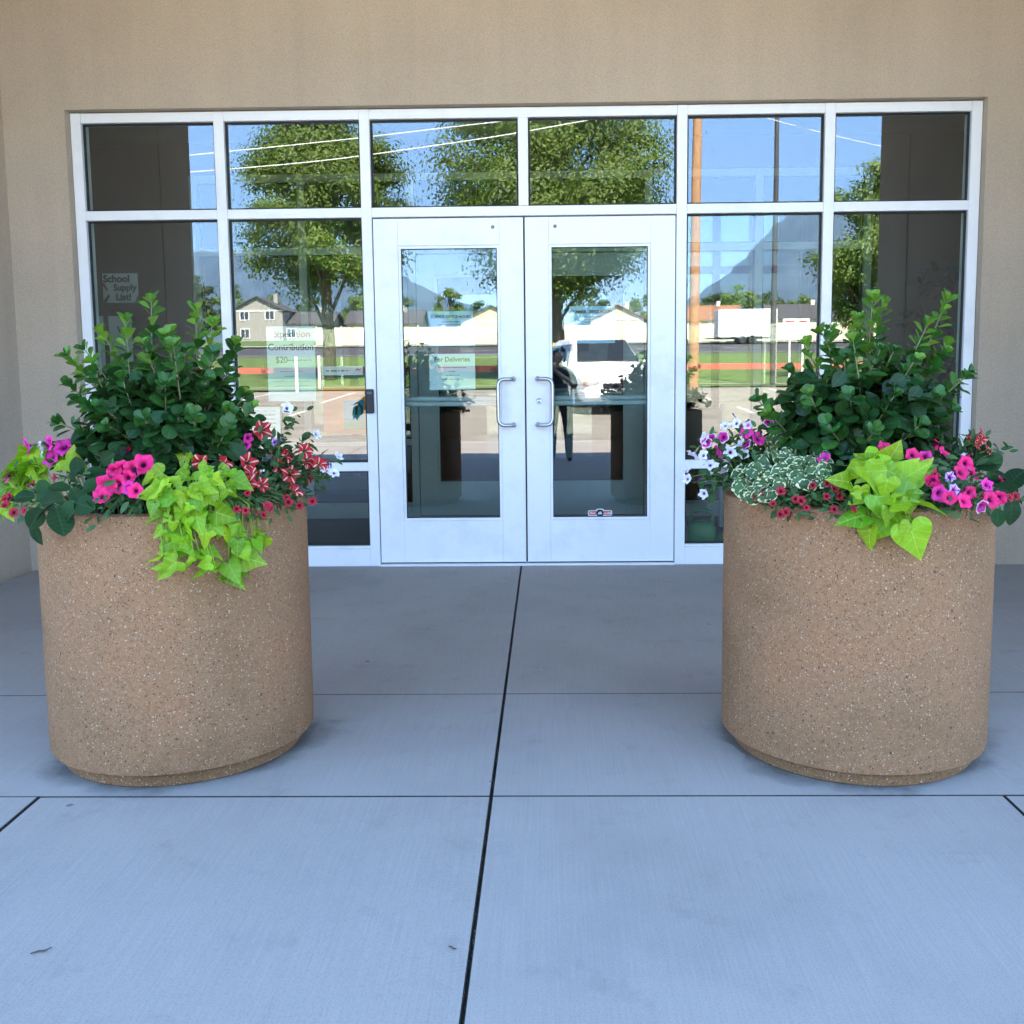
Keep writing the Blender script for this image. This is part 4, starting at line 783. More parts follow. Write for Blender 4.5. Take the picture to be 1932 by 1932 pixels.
# ------------------------------------------------------------------ foliage plants with large leaves
def lime_fill(l, n, seed):
    random.seed(seed); out = []
    for k in range(n):
        x, y, s_, a = random.choice(l); out.append((x+random.uniform(-55, 55), y+random.uniform(-60, 25), s_*random.uniform(.45, .8), a+random.uniform(-60, 60)))
    return l + out
def leafy(c, name, label, cat, items, key, ang_default=None, seed=3, zoff=0.0, outy=None):
    """items: (u, v, size in photo px, tip angle in the picture plane in degrees: 0 to the right, -90 hanging down)"""
    random.seed(seed); P_ = []
    for (u, v, s, a) in items:
        Y = depth_for(c, u, v) if outy is None else outy(u, v); P_.append((at(u, v, Y), s, a))
    cx = sum(p_.x for p_, *_ in P_)/len(P_); cy = sum(p_.y for p_, *_ in P_)/len(P_); d = Vector((cx-c.x, cy-c.y, 0)); d = d*min(1, .32/max(.01, d.length))
    base = c + d + Vector((0, 0, PH-.05)); root = empty(name, base, label, cat)
    for i, (p_, s, a) in enumerate(P_):
        size = s/2048*1932/F1932*(p_.y-CAM.y)
        out = Vector((p_.x-c.x, p_.y-c.y, 0)); out = out.normalized() if out.length > .05 else Vector((0, -1, 0))
        front = Vector((out.x*.5, min(out.y, 0)-.55, 0)).normalized()
        t2 = Vector((math.cos(R(a)), 0, math.sin(R(a)))); tip = t2 + front*random.uniform(.05, .45)
        nm = front*random.uniform(.35, 1.0) + Vector((0, 0, random.uniform(.25, 1.0))) + rv(.28)
        k = key if isinstance(key, str) else random.choice(key)
        pos = p_ - tip.normalized()*size*.40
        put_leaf(root, k, pos, tip, nm, size)
        ctrl = Vector((base.x, base.y, 0)).lerp(Vector((pos.x, pos.y, 0)), .75); hz = max(PH, (PH+pos.z)/2)
        st = [base, Vector((ctrl.x, ctrl.y, hz)), pos] if pos.z > PH-.02 else [base, Vector((c.x+out.x*(PR-.05), c.y+out.y*(PR-.05), PH+.04)), Vector((c.x+out.x*(PR+.02), c.y+out.y*(PR+.02), PH+.015)), pos]
        put_stem(root, st, .0022, .0014, 'limestem' if 'vine' in name else 'stem', n=5)
    return root
lime_c = [(985,975,90,-100),(830,1050,120,-165),(965,1065,105,-160),(1110,1045,130,-25),(1205,1030,100,-5),(1290,1085,135,-20),(1235,1125,95,-65),(805,1150,135,-165),(885,1185,125,-150),(990,1190,130,-80),(1060,1150,95,-45),(1140,1170,115,-40),(840,1265,125,-170),(905,1215,95,-120),(1000,1280,105,-65),(1065,1310,125,-70),(1155,1330,110,-35),(1200,1265,135,-25),(1230,1370,120,-80),(925,1400,185,-160),(985,1445,115,-10),(850,1355,75,-140),(835,1490,135,-170),(900,1545,165,-145),(1030,1495,120,-155),(1135,1460,125,-15),(1100,1555,150,-172),(1240,1585,185,-50),(1345,1500,145,-12),(1275,1435,100,-95),(1290,1398,70,30),(1388,1425,95,-65),(1050,1235,110,-100),(950,1135,105,-140),(1095,1105,110,-35),(920,1320,110,-130),(1100,1390,110,-110),(1010,1360,105,-75),(870,1105,100,-150),(1170,1080,95,-30),(1400,1370,45,30),(960,1250,100,-120)]
lime_c = lime_fill(lime_c, 62, 1)
rim_out = lambda c: (lambda u, v: (depth_for(c, u, v) if v < 960 else c.y-PR-.02-.06*random.random()+((at(u, v, c.y-PR).x-c.x)**2)*1.2))
leafy(PL['L'], 'sweet_potato_vine', 'lime green vine trailing far down the front of the planter with star petunias', 'vine', [(x, y, s*.3727*.95, a) for (x, y), s, a in zip([q[:2] for q in c1(lime_c)], [q[2] for q in lime_c], [q[3] for q in lime_c])], ('lime', 'lime', 'limeh', 'lime2'), seed=41, outy=rim_out(PL['L']))
lime_e = [(95,985,150,-150),(25,1035,140,-165),(150,955,110,170),(205,985,110,-60),(60,1115,150,-170),(105,1095,110,-120),(160,1045,100,-80),(400,985,120,-20),(15,1185,120,-110),(20,1235,110,-95),(210,1065,80,-60),(120,1020,110,-140),(330,985,80,-40)]
lime_e = lime_fill(lime_e, 9, 3)
leafy(PL['L'], 'sweet_potato_vine', 'small lime green vine hanging at the wall side under magenta petunias', 'vine', [(x, y, s*.3727*1.2, a) for (x, y), s, a in zip([q[:2] for q in c1(lime_e)], [q[2] for q in lime_e], [q[3] for q in lime_e])], ('lime', 'limeh', 'lime2'), seed=42)
lime_r = [(1100,975,130,-150),(1215,960,150,60),(1010,1035,150,-170),(1165,1025,105,-60),(1130,1095,215,-50),(1325,1055,185,35),(940,1092,140,165),(1290,1155,175,10),(1155,1230,170,-55),(1268,1220,145,15),(1412,1225,190,-5),(1015,1190,100,-140),(1000,1300,175,-170),(1140,1345,175,-140),(1080,1405,125,-100),(1300,1300,165,-20),(1335,1420,205,-72),(1060,980,110,150),(1180,1130,120,-100),(1230,1060,120,-20),(1080,1060,130,-160),(1190,1290,110,-90)]
lime_r = lime_fill(lime_r, 16, 2)
leafy(PL['R'], 'sweet_potato_vine', 'large leaved lime green vine at the rim between small red and hot pink flowers', 'vine', [(x, y, s*.3665*1.0, a) for (x, y), s, a in zip([q[:2] for q in c2(lime_r)], [q[2] for q in lime_r], [q[3] for q in lime_r])], ('limeh', 'limeh', 'lime', 'lime2'), seed=43, outy=rim_out(PL['R']))
deep_l = [(480,1030,130,20),(565,962,120,30),(250,1150,130,-160),(330,1110,120,150),(290,1185,150,-170),(405,1150,120,-60),(440,1205,150,-10),(470,1110,130,30),(320,1275,190,-60),(185,1345,150,-95),(195,1265,140,-110),(140,1160,130,170),(240,1125,110,120),(385,1060,120,60),(525,1035,120,20),(500,1190,120,-20),(360,1230,150,-120),(700,940,110,10),(800,900,110,60),(640,1000,100,10),(420,1010,110,100),(250,1230,140,-140)]
leafy(PL['L'], 'dark_leaf_plant', 'dark green plant with deeply veined leaves drooping over the rim', 'plant', [(x, y, s*.3727*.92, a) for (x, y), s, a in zip([q[:2] for q in c1(deep_l)], [q[2] for q in deep_l], [q[3] for q in deep_l])], 'deep', seed=44)
deep_r = [(1700,1000,130,20),(1780,1045,150,-10),(1868,1095,130,60),(1868,1240,140,-85),(1790,1285,90,-95),(1745,1000,130,40),(1825,1150,130,-20),(1690,960,110,70),(1760,1090,120,-60),(1880,1170,100,-30)]
leafy(PL['R'], 'dark_leaf_plant', 'broad dark green leaves sticking out over the rim next to the wall', 'plant', [(x, y, s*.3665*1.1, a) for (x, y), s, a in zip([q[:2] for q in c2(deep_r)], [q[2] for q in deep_r], [q[3] for q in deep_r])], 'deep', seed=45)
random.seed(46); va = []
for k in range(230):
    u, v = random.uniform(365, 870), random.uniform(850, 1195)
    if (u < 520 and v < 960+(520-u)*.6) or (u > 700 and v < 900) or (v > 1130 and u > 560): continue
    va.append((u, v, random.uniform(48, 86), random.choice((-160, -130, -100, -70, -40, -10, 20, 160))))
leafy(PL['R'], 'variegated_plant', 'small leaved plant with cream edged grey green leaves', 'plant', [(x, y, s*.3665*1.15, a) for (x, y), s, a in zip([q[:2] for q in c2(va)], [q[2] for q in va], [q[3] for q in va])], 'var', seed=47)
# ================================================================== INSIDE THE VESTIBULE
def ficus(x, y, label):
    random.seed(51); root = empty('ficus_plant', (x, y, 0), label, 'house plant')
    b = MB().lathe([(.0001, .0), (.13, .0), (.17, .30), (.175, .32), (.155, .32), (.15, .28), (.0001, .28)], 28); b.build('pot', 'black', root, 40)
    tr = [(0, 0, .28), (.02, .01, .7), (-.02, 0, 1.1), (.01, -.01, 1.5), (0, 0, 1.8)]; MB().tube(tr, [.022, .02, .017, .012, .006], 8).build('trunk', 'bark', root, True)
    for k in range(30):
        z0 = random.uniform(.75, 1.75); a = random.uniform(0, 6.283); L_ = random.uniform(.25, .55)*(1.25-.3*z0)
        tip = Vector((math.cos(a)*L_, math.sin(a)*L_*.8, z0+random.uniform(-.05, .25))); st = Vector((0, 0, z0)); cv = curve(st, tip, .06, .03)
        MB().tube(cv, [.006, .005, .004, .003, .0025, .002], 5).build('branch', 'bark', root, True)
        for q in range(9):
            t = random.uniform(.3, 1); i = min(4, int(t*5)); p_ = cv[i].lerp(cv[i+1], t*5-i); tp = (tip-st).normalized()*.6+rv(.5)+Vector((0, 0, -.5))
            inst('leaf', random.choice(LM['ficus']), frame_mat(p_, tp, Vector((0, -.4, .8))+rv(.4), random.uniform(.07, .11)), root)
p = at(1915, 700, 1.1); ficus(p.x, 1.15, 'dark leafy potted ficus inside the window at the wall end')
# green watering can on the vestibule floor
g = at(1403, 1040, 0.42); can = empty('watering_can', (g.x, 0.42, -.004), 'green plastic watering can on the floor inside the low window', 'watering can')
b = MB(); secs = [(.085, 0), (.098, .01), (.102, .08), (.095, .17), (.075, .205), (.05, .215)]; n = 28
for r_, z in secs: b.v += [(r_*1.0*math.copysign(abs(math.cos(t))**.6, math.cos(t)), r_*.62*math.copysign(abs(math.sin(t))**.6, math.sin(t)), z) for t in [2*math.pi*j/n for j in range(n)]]
b.f = [(i*n+j, i*n+(j+1) % n, (i+1)*n+(j+1) % n, (i+1)*n+j) for i in range(len(secs)-1) for j in range(n)] + [tuple(range(n))[::-1], tuple((len(secs)-1)*n+j for j in range(n))]; b.m = [0]*len(b.f)
b.build('body', 'canplastic', can, 40)
MB().tube([(-.075, 0, .195), (-.078, 0, .25), (-.06, 0, .275), (0, 0, .285), (.06, 0, .275), (.078, 0, .25), (.075, 0, .195)], .011, 10).build('handle', 'canplastic', can, True)
MB().tube([(.09, 0, .06), (.17, 0, .14), (.25, 0, .25)], [.022, .016, .013], 10).build('spout', 'canplastic', can, True)
MB().lathe([(.013, 0), (.03, .02), (.031, .026), (.0001, .03)], 16).build('rose', 'canplastic', can, True).matrix_local = Matrix.Translation((.25, 0, .25)) @ Matrix.Rotation(R(40), 4, 'Y')
# low dark bench with grey frame inside the right window
p = at(1395, 800, 1.2); bn = empty('bench', (p.x-.02, 1.25, -.004), 'black padded bench chair with grey frame inside the window', 'chair')
MB().box(-.26, .26, -.25, .25, .40, .47, bev=.02).build('seat', 'black', bn); MB().box(-.25, .25, .20, .26, .52, .92, bev=.02).build('backrest', 'black', bn)
for sx in (-1, 1):
    for yy in (-.22, .23): MB().box(sx*.25-.015, sx*.25+.015, yy-.015, yy+.015, 0, .40 if yy < 0 else .95, bev=.004).build('leg', 'alu2', bn)
    MB().box(sx*.275-.02, sx*.275+.02, -.24, .215, .62, .65, bev=.006).build('armrest', 'alu2', bn)
# evergreen garland swagged inside, above the inner doors
random.seed(52); gl = empty('garland', (.1, 1.93, 2.3), 'dark green garland hung in two swags above the inner doors', 'garland')
M['garland'] = foliage_mat('garland_needles', (.01, .05, .045), (.02, .08, .06), .1)
for s0, s1 in ((-.72, 0), (0, .72)):
    P_ = [Vector((s0+(s1-s0)*t, 0, .42-.62*math.sin(math.pi*t)*.55)) for t in [i/14 for i in range(15)]]
    MB().tube(P_, .006, 5).build('cord', 'bark', gl, True); b = MB()
    for k in range(420):
        t = random.random()*13.99; i = int(t); p_ = P_[i].lerp(P_[i+1], t-i); d = rv(1).normalized(); o1 = d.orthogonal().normalized()*.004
        b.add([p_-o1, p_+o1, p_+d*random.uniform(.03, .06)], [(0, 1, 2)])
    o = b.build('needle_cluster', 'garland', gl); o['kind'] = 'stuff'

# ================================================================== ACROSS THE PARKING LOT (mirrored in the glass)
def rx(u, y): return CAM.x + (u-1033)/1888*(-CAM.y-y)     # picture column -> x of a thing standing at depth y that the glass mirrors
def rz(v, y): return CAM.z + (688-v)/1888*(-CAM.y-y)
M['crown_a'] = foliage_mat('maple_foliage', (0.07, 0.13, 0.016), (0.15, 0.215, 0.03), 0.42); M['crown_b'] = foliage_mat('dark_tree_foliage', (0.03, 0.06, 0.015), (0.075, 0.115, 0.025)); M['crown_c'] = foliage_mat('bright_tree_foliage', (0.07, 0.14, 0.02), (0.17, 0.25, 0.035))
def tree(x, y, h, w_, label, mat, n=6500, seed=1, base=.28, leaf=.16, group='trees across the parking lot', clumps=60):
    r = np.random.default_rng(seed); random.seed(seed); root = empty('tree', (x, y, zt(y)), label, 'tree', group)
    tk = MB(); top = h*.8; tk.tube([(0, 0, -.2), (.05, 0, h*.12), (0, .05, h*.3), (.1, 0, h*.55), (0, 0, top)], [h*.028, h*.022, h*.018, h*.011, h*.003], 9)
    C = []
    while len(C) < clumps:
        p_ = r.uniform(-1, 1, 3)
        if (p_**2).sum() > 1: continue
        zz = base*h + (p_[2]*.5+.5)*h*(1-base); wf = math.sin(math.pi*min(1, max(.08, ((zz/h)-base)/(1-base)))**.75)**.55*.5*w_
        q = np.array([p_[0]*wf, p_[1]*wf, zz])
        if math.hypot(p_[0], p_[1]) < .35 and r.random() < .5: continue
        C.append(q)
    for c_ in C[:16]:
        z0 = max(h*base*.7, c_[2]-h*.25); mid = (np.array([0, 0, z0])+c_)/2 + [0, 0, h*.03]
        tk.tube([(0, 0, z0), tuple(mid), tuple(c_)], [h*.008, h*.005, h*.0015], 5, caps=False)
    tk.build('trunk', 'bark', root, True)
    C = np.array(C); k = r.integers(0, len(C), n); rad = (r.normal(0, 1, (n, 3)))*np.array([.085, .085, .055])*h*.62*(w_/h)**.5
    pos = C[k]+rad; nr = rad/np.linalg.norm(rad, axis=1)[:, None]*.9 + pos/np.linalg.norm(pos-[0, 0, h*.5], axis=1)[:, None]*[.5, .5, 0] + [0, 0, .5] + r.normal(0, .38, (n, 3)); nr /= np.linalg.norm(nr, axis=1)[:, None]
    d1 = np.cross(nr, r.normal(0, 1, (n, 3))); d1 /= np.linalg.norm(d1, axis=1)[:, None]; d2 = np.cross(nr, d1)
    s_ = (leaf*r.uniform(.6, 1.4, n))[:, None]
    V = np.stack([pos-d1*s_, pos+d2*s_*.55, pos+d1*s_, pos-d2*s_*.55], 1).reshape(-1, 3)
    me = bpy.data.meshes.new('crown'); me.vertices.add(4*n); me.vertices.foreach_set('co', V.ravel()); me.loops.add(4*n); me.loops.foreach_set('vertex_index', np.arange(4*n)); me.polygons.add(n); me.polygons.foreach_set('loop_start', np.arange(n)*4)
    me.update(calc_edges=True); me.materials.append(M[mat]); o = bpy.data.objects.new('crown', me); COL.objects.link(o); o.parent = root
    return root
tree(rx(620, -36), -36, 12.2, 7.0, 'tall full maple on the lawn, its trunk near the white posts', 'crown_a', 64000, 61, .24, .075, clumps=85)
tree(rx(1050, -35), -35, 12.8, 10.0, 'broad spreading maple on the lawn behind the parked van', 'crown_a', 84000, 62, .26, .075, clumps=120)
tree(rx(1630, -33), -33, 8.6, 4.2, 'slim bright green tree on the lawn beyond the two signs', 'crown_c', 30000, 63, .2, .07)
rt = np.random.default_rng(77); k = 0
for u, y, h, w_ in [(u_, y_-52, h_, w__) for u_, y_, h_, w__ in ((380, -118, 12, 9), (440, -125, 11, 9), (330, -112, 10, 8), (510, -135, 10, 9), (590, -130, 9, 8), (690, -128, 10, 8), (760, -126, 9, 8), (850, -140, 11, 7), (900, -150, 9, 9), (1000, -135, 9, 8), (1110, -132, 10, 9), (1210, -126, 9, 8), (1340, -122, 9, 9), (1390, -110, 9, 8), (1440, -128, 9.5, 9), (1500, -133, 9, 9), (1560, -126, 10, 9), (1640, -130, 10, 9), (1720, -128, 11, 9))]:
    lab = ('dark rounded tree behind the ', 'bright green bushy tree behind the ')[k % 2] + next(n_ for lim, n_ in ((545, 'grey two storey house'), (660, 'low grey house'), (830, 'low tan house'), (1040, 'tan gabled house'), (1240, 'cream house with steep roof'), (1420, 'house beyond the trailer'), (1560, 'house beyond the signs'), (9999, 'last house of the row')) if u < lim)
    tree(rx(u, y), y, h, w_, lab, ('crown_b', 'crown_c')[k % 2], 3200, 100+k, .1, .25, 'trees behind the far houses', 30); k += 1
# houses beyond the road
def house(x, y, w_, d_, h, rh, wall, roof, label, gable='x', storeys=1, door=True):
    root = empty('house', (x, y, zt(y)-.1), label, 'house', 'houses across the road')
    b = MB(); b.box(-w_/2, w_/2, -d_/2, d_/2, 0, h)
    if gable == 'y': b.add([(-w_/2, d_/2, h), (w_/2, d_/2, h), (0, d_/2, h+rh), (-w_/2, -d_/2, h), (w_/2, -d_/2, h), (0, -d_/2, h+rh)], [(0, 1, 2), (5, 4, 3)])
    else: b.add([(-w_/2, -d_/2, h), (-w_/2, d_/2, h), (-w_/2, 0, h+rh), (w_/2, -d_/2, h), (w_/2, d_/2, h), (w_/2, 0, h+rh)], [(0, 1, 2), (5, 4, 3)])
    b.build('wall', wall, root); e = .5; t = .18; r = MB()
    W2, D2 = w_/2+e, d_/2+e
    if gable == 'y':
        k_ = rh*e/(w_/2)
        for s in (-1, 1): r.add([(0, -D2, h+rh+.02), (s*W2, -D2, h-k_+.02), (s*W2, D2, h-k_+.02), (0, D2, h+rh+.02), (0, -D2, h+rh+t), (s*W2, -D2, h-k_+t), (s*W2, D2, h-k_+t), (0, D2, h+rh+t)], [(0,1,2,3),(7,6,5,4),(0,4,5,1),(1,5,6,2),(2,6,7,3)])
    else:
        k_ = rh*e/(d_/2)
        for s in (-1, 1): r.add([(-W2, 0, h+rh+.02), (-W2, s*D2, h-k_+.02), (W2, s*D2, h-k_+.02), (W2, 0, h+rh+.02), (-W2, 0, h+rh+t), (-W2, s*D2, h-k_+t), (W2, s*D2, h-k_+t), (W2, 0, h+rh+t)], [(0,1,2,3),(7,6,5,4),(0,4,5,1),(1,5,6,2),(2,6,7,3)])
    ro = r.build('roof', roof, root); MB().box(w_*.18, w_*.18+.6, -.3, .3, h+rh*.5, h+rh+.8).build('chimney', wall, ro)
    b = MB(); b.box(-w_/2-.06, w_/2+.06, d_/2+.002, d_/2+.08, h-.22, h-.02); b.build('fascia', 'trim', root)
    yf = d_/2
    for st in range(storeys):
        zb = .9+st*2.7; nwin = max(2, int(w_/3))
        for i in range(nwin):
            cx = -w_/2 + w_*(i+.5)/nwin
            if st == 0 and door and i == nwin//2:
                dd = MB().box(cx-.5, cx+.5, yf, yf+.06, 0, 2.1).build('door', 'trim', root); MB().lathe([(.04, 0), (.05, .04), (.0001, .06)], 8).build('handle', 'steel', dd).matrix_local = Matrix.Translation((cx+.38, yf+.06, 1.0)) @ Matrix.Rotation(R(-90), 4, 'X'); continue
            wn = MB().box(cx-.6, cx+.6, yf, yf+.03, zb, zb+1.25).build('window', 'darkglass', root); f_ = MB(); ring(f_, cx-.72, cx+.72, zb-.12, zb+1.37, yf, yf+.09, .12); f_.box(cx-.04, cx+.04, yf+.03, yf+.07, zb, zb+1.25); f_.build('frame', 'trim', wn)
    return root
M['trim'] = plain('white_trim', (.72, .71, .68), .6, var=.05); M['darkglass'] = plain('house_window_glass', (.03, .04, .05), .08, var=.1)
M['w_grey'] = plain('grey_siding', (.30, .29, .26), .8, var=.06); M['w_tan'] = plain('tan_siding', (.55, .45, .30), .8, var=.06); M['w_cream'] = plain('cream_siding', (.62, .57, .45), .8, var=.06)
M['r_dark'] = plain('dark_shingle', (.07, .07, .075), .9, var=.2); M['r_brown'] = plain('red_brown_shingle', (.25, .12, .07), .9, var=.2)
house(rx(505, -148), -148, 7.5, 9, 5.0, 1.9, 'w_grey', 'r_dark', 'grey two storey house with dark gable roof and white trim', 'y', 2)
house(rx(590, -150), -150, 8, 9, 3.0, 1.8, 'w_grey', 'r_dark', 'low grey house with long dark roof beside the two storey one', 'x', 1)
house(rx(735, -152), -152, 11, 9, 3.0, 2.0, 'w_tan', 'r_dark', 'low tan house with dark roof behind the pale fence', 'x', 1)
house(rx(930, -150), -150, 9, 9, 3.2, 2.2, 'w_tan', 'r_dark', 'tan house with dark gable roof facing the road', 'y', 1)
house(rx(1160, -150), -150, 8, 9, 3.2, 2.0, 'w_cream', 'r_brown', 'cream house with steep red brown gable roof', 'y', 1)
house(rx(1325, -151), -151, 10, 9, 3.0, 2.2, 'w_cream', 'r_brown', 'cream house with long red brown roof behind the trailer', 'x', 1)
house(rx(1500, -152), -152, 10, 9, 3.0, 2.2, 'w_cream', 'r_dark', 'cream house with long dark roof behind the two signs', 'x', 1)
house(rx(1620, -151), -151, 8, 9, 3.0, 2.0, 'w_cream', 'r_dark', 'cream house with dark gable roof at the end of the row', 'y', 1)
# pale vinyl fence along the far side of the road
fn = empty('vinyl_fence', (0, -90, zt(-90)), 'long pale cream vinyl fence in front of the far houses', 'fence'); x = -22.0
pn = MB().box(-1.14, 1.14, -.02, .02, .08, 1.75).mesh('panel', 'w_cream'); ps = MB().box(-.07, .07, -.07, .07, 0, 1.9, bev=.01).mesh('post', 'w_cream')
while x < 34:
    inst('panel', pn, Matrix.Translation((x+1.22, 0, 0)), fn); inst('post', ps, Matrix.Translation((x, 0, 0)), fn); x += 2.44
inst('post', ps, Matrix.Translation((x, 0, 0)), fn)
# white box trailer by the far kerb
ty = -83; tl = empty('box_trailer', (rx(1402, ty), ty, zt(ty)), 'plain white box trailer parked on the far side of the road', 'trailer')
MB().box(-2.6, 2.6, -1.1, 1.1, .55, 3.0, bev=.06).build('body', 'trim', tl); MB().box(-2.6, 2.6, -.9, .9, .42, .548).build('chassis', 'black', tl); MB().box(-3.7, -2.6, -.05, .05, .44, .54).build('hitch', 'black', tl)
for xx in (-.45, .45):
    for yy in (-1.0, 1.0): MB().lathe([(.0001, -.1), (.34, -.1), (.36, 0), (.34, .1), (.0001, .1)], 20).build('wheel', 'black', tl, 40).matrix_local = Matrix.Translation((xx, yy, .36)) @ Matrix.Rotation(R(90), 4, 'X')
# posts, bollards, signs
M['yellow'] = plain('yellow_paint', (.80, .46, .02), .5); M['polewood'] = plain('weathered_pole_wood', (.36, .20, .10), .9, var=.25, scale=8); M['polesteel'] = plain('dark_bronze_steel', (.05, .045, .04), .5); M['wire'] = plain('bare_aluminium_wire', (.85, .84, .80), .6)
for u, y, lab in ((558, -27.6, 'white marker post on the lawn edge, shorter one'), (601, -29.2, 'white marker post on the lawn, set back from the kerb')):
    o = empty('marker_post', (rx(u, y), y, zt(y)), lab, 'post', 'white marker posts on the lawn'); MB().tube([(0, 0, 0), (0, 0, 1.15)], .055, 10).build('post', 'trim', o, 40); MB().lathe([(.055, 1.15), (.045, 1.19), (.0001, 1.2)], 10).build('cap', 'trim', o, True)
for u, y, lab in ((1102, -30, 'yellow bollard beyond the van'), (1128, -30.5, 'yellow bollard beside the van roof')):
    u -= 60; o = empty('bollard', (rx(u, y), y, zt(y)), lab, 'bollard', 'yellow bollards behind the van'); MB().tube([(0, 0, 0), (0, 0, 1.5)], .10, 14).build('post', 'yellow', o, 40); MB().lathe([(.10, 1.5), (.07, 1.56), (.0001, 1.58)], 14).build('cap', 'yellow', o, True)
for u, lab in ((1485, 'white sign with red print on the post nearer the bright green tree'), (1509, 'white sign with red print on the thinner post by the lawn')):
    y = -28.6; o = empty('road_sign', (rx(u, y), y, zt(y)), lab, 'sign', 'white signs at the lawn edge'); MB().box(-.03, .03, -.03, .03, 0, 2.3).build('post', 'trim', o)
    pl_ = MB().box(-.23, .23, .032, .04, 1.65, 2.3, bev=.003).build('sign_panel', 'paper', o)
    for k_ in range(5): MB().box(-.15, .15-.06*(k_ % 2), .0405, .0425, 2.18-k_*.10, 2.18+(.05 if k_ == 0 else .018)-k_*.10).build('red_line', 'red', pl_)
def pole(x, y, h, r0, r1, mat, lab, lean=0.0):
    o = empty('utility_pole', (x, y, zt(y)), lab, 'pole'); MB().tube([(0, 0, -.3), (lean*.5, 0, h*.5), (lean, 0, h)], [r0, (r0+r1)/2, r1], 12).build('pole', mat, o, 40); return o
up1 = pole(rx(1306, -26), -26, 11.5, .17, .13, 'polewood', 'wooden utility pole carrying the wires across the lawn', .1)
up2 = pole(-22, -30, 9.6, .16, .12, 'polewood', 'shorter wooden utility pole at the far end of the wires')
for o, zc in ((up1, 8.9), (up2, 7.5)):
    MB().box(-.7, .7, -.05, .05, zc-.1, zc).build('crossarm', 'polewood', o)
    for xx in (-.6, -.25, .25, .6): MB().lathe([(.03, zc), (.05, zc+.06), (.03, zc+.11), (.045, zc+.16), (.0001, zc+.19)], 10).build('insulator', 'trim', o, True).location.x = xx
lp = pole(rx(1540-85, -27.9), -27.9, 9.5, .11, .07, 'polesteel', 'dark slim steel lamp pole at the lot edge'); lp.name = 'lamp_post'; lp['category'] = 'lamp post'
MB().box(-.08, 1.0, -.05, .05, 9.3, 9.4).build('arm', 'polesteel', lp); MB().box(.8, 1.4, -.18, .18, 9.22, 9.36, bev=.04).build('lamp_head', 'polesteel', lp)
def wire(a, b_, sag, rad, lab): 
    a, b_ = Vector(a), Vector(b_); n = 24; P_ = [a.lerp(b_, i/n) - Vector((0, 0, sag*4*(i/n)*(1-i/n))) for i in range(n+1)]
    o = MB().tube(P_, rad, 5).build('overhead_wire', 'wire'); tag(o, lab, 'wire', 'overhead wires')
zw, z2 = zt(-26), zt(-30)
wire((up1.location.x-.6, -26, zw+9.05), (-21.4, -30, z2+7.65), .15, .016, 'upper bare overhead wire strung between the two wooden poles')
wire((up1.location.x-.25, -26, zw+9.05), (-21.75, -30, z2+7.65), .75, .016, 'lower sagging overhead wire strung between the two wooden poles')
wire((up1.location.x+.25, -26, zw+9.05), (32, -44, 10.2), .9, .012, 'thin overhead wire running from the wooden pole past the lamp post')

# ------------------------------------------------------------------ white van facing the school
M['vanpaint'] = plain('white_car_paint', (.80, .80, .79), .25, var=.02); M['carglass'] = plain('dark_car_glass', (.02, .025, .03), .05, var=.05); M['tyre'] = plain('tyre_rubber', (.02, .02, .02), .8); M['lens'] = plain('headlight_lens', (.55, .57, .60), .1, .3); M['amber'] = plain('amber_lens', (.65, .18, .02), .2)
vy = -17.0; van = empty('van', (1.85, vy, zt(vy-2)), 'white minivan parked facing the entrance', 'van', rz=R(-11))
# stations along the length (front at y=0, rear at y=-4.8): half width, bottom z, belt z, top z, top half width
st = [(-.02, .62, .36, .60, .66, .55), (-.10, .84, .27, .70, .78, .76), (-.45, .92, .24, .82, .95, .84), (-1.05, .95, .24, .95, 1.09, .86), (-1.30, .95, .24, 1.00, 1.14, .84), (-2.05, .95, .24, 1.02, 1.70, .70), (-2.5, .95, .24, 1.02, 1.77, .70), (-4.2, .95, .24, 1.02, 1.77, .70), (-4.6, .94, .26, 1.02, 1.70, .69), (-4.8, .88, .34, .98, 1.30, .72)]
b = MB(); n = 12
for y, hw_, zb, zbelt, ztop, htop in st:
    half = [(0, zb), (hw_*.88, zb), (hw_, zb+.12), (hw_+.015, (zb+zbelt)/2), (hw_, zbelt), (htop, ztop-.06), (htop-.10, ztop), (0, ztop+.02)]
    b.v += [(x, y, z) for x, z in half] + [(-x, y, z) for x, z in half[-2:0:-1]]
m_ = 14
b.f = [(i*m_+j, i*m_+(j+1) % m_, (i+1)*m_+(j+1) % m_, (i+1)*m_+j) for i in range(len(st)-1) for j in range(m_)] + [tuple(range(m_)), tuple((len(st)-1)*m_+j for j in range(m_))[::-1]]; b.m = [0]*len(b.f)
b.build('body', 'vanpaint', van, 35)
MB().add([(-.76, -1.33, 1.19), (.76, -1.33, 1.19), (.62, -2.0, 1.70), (-.62, -2.0, 1.70), (-.76, -1.30, 1.21), (.76, -1.30, 1.21), (.62, -1.97, 1.72), (-.62, -1.97, 1.72)], [(4,5,6,7),(0,3,2,1),(0,1,5,4),(2,3,7,6),(1,2,6,5),(3,0,4,7)]).build('windshield', 'carglass', van)
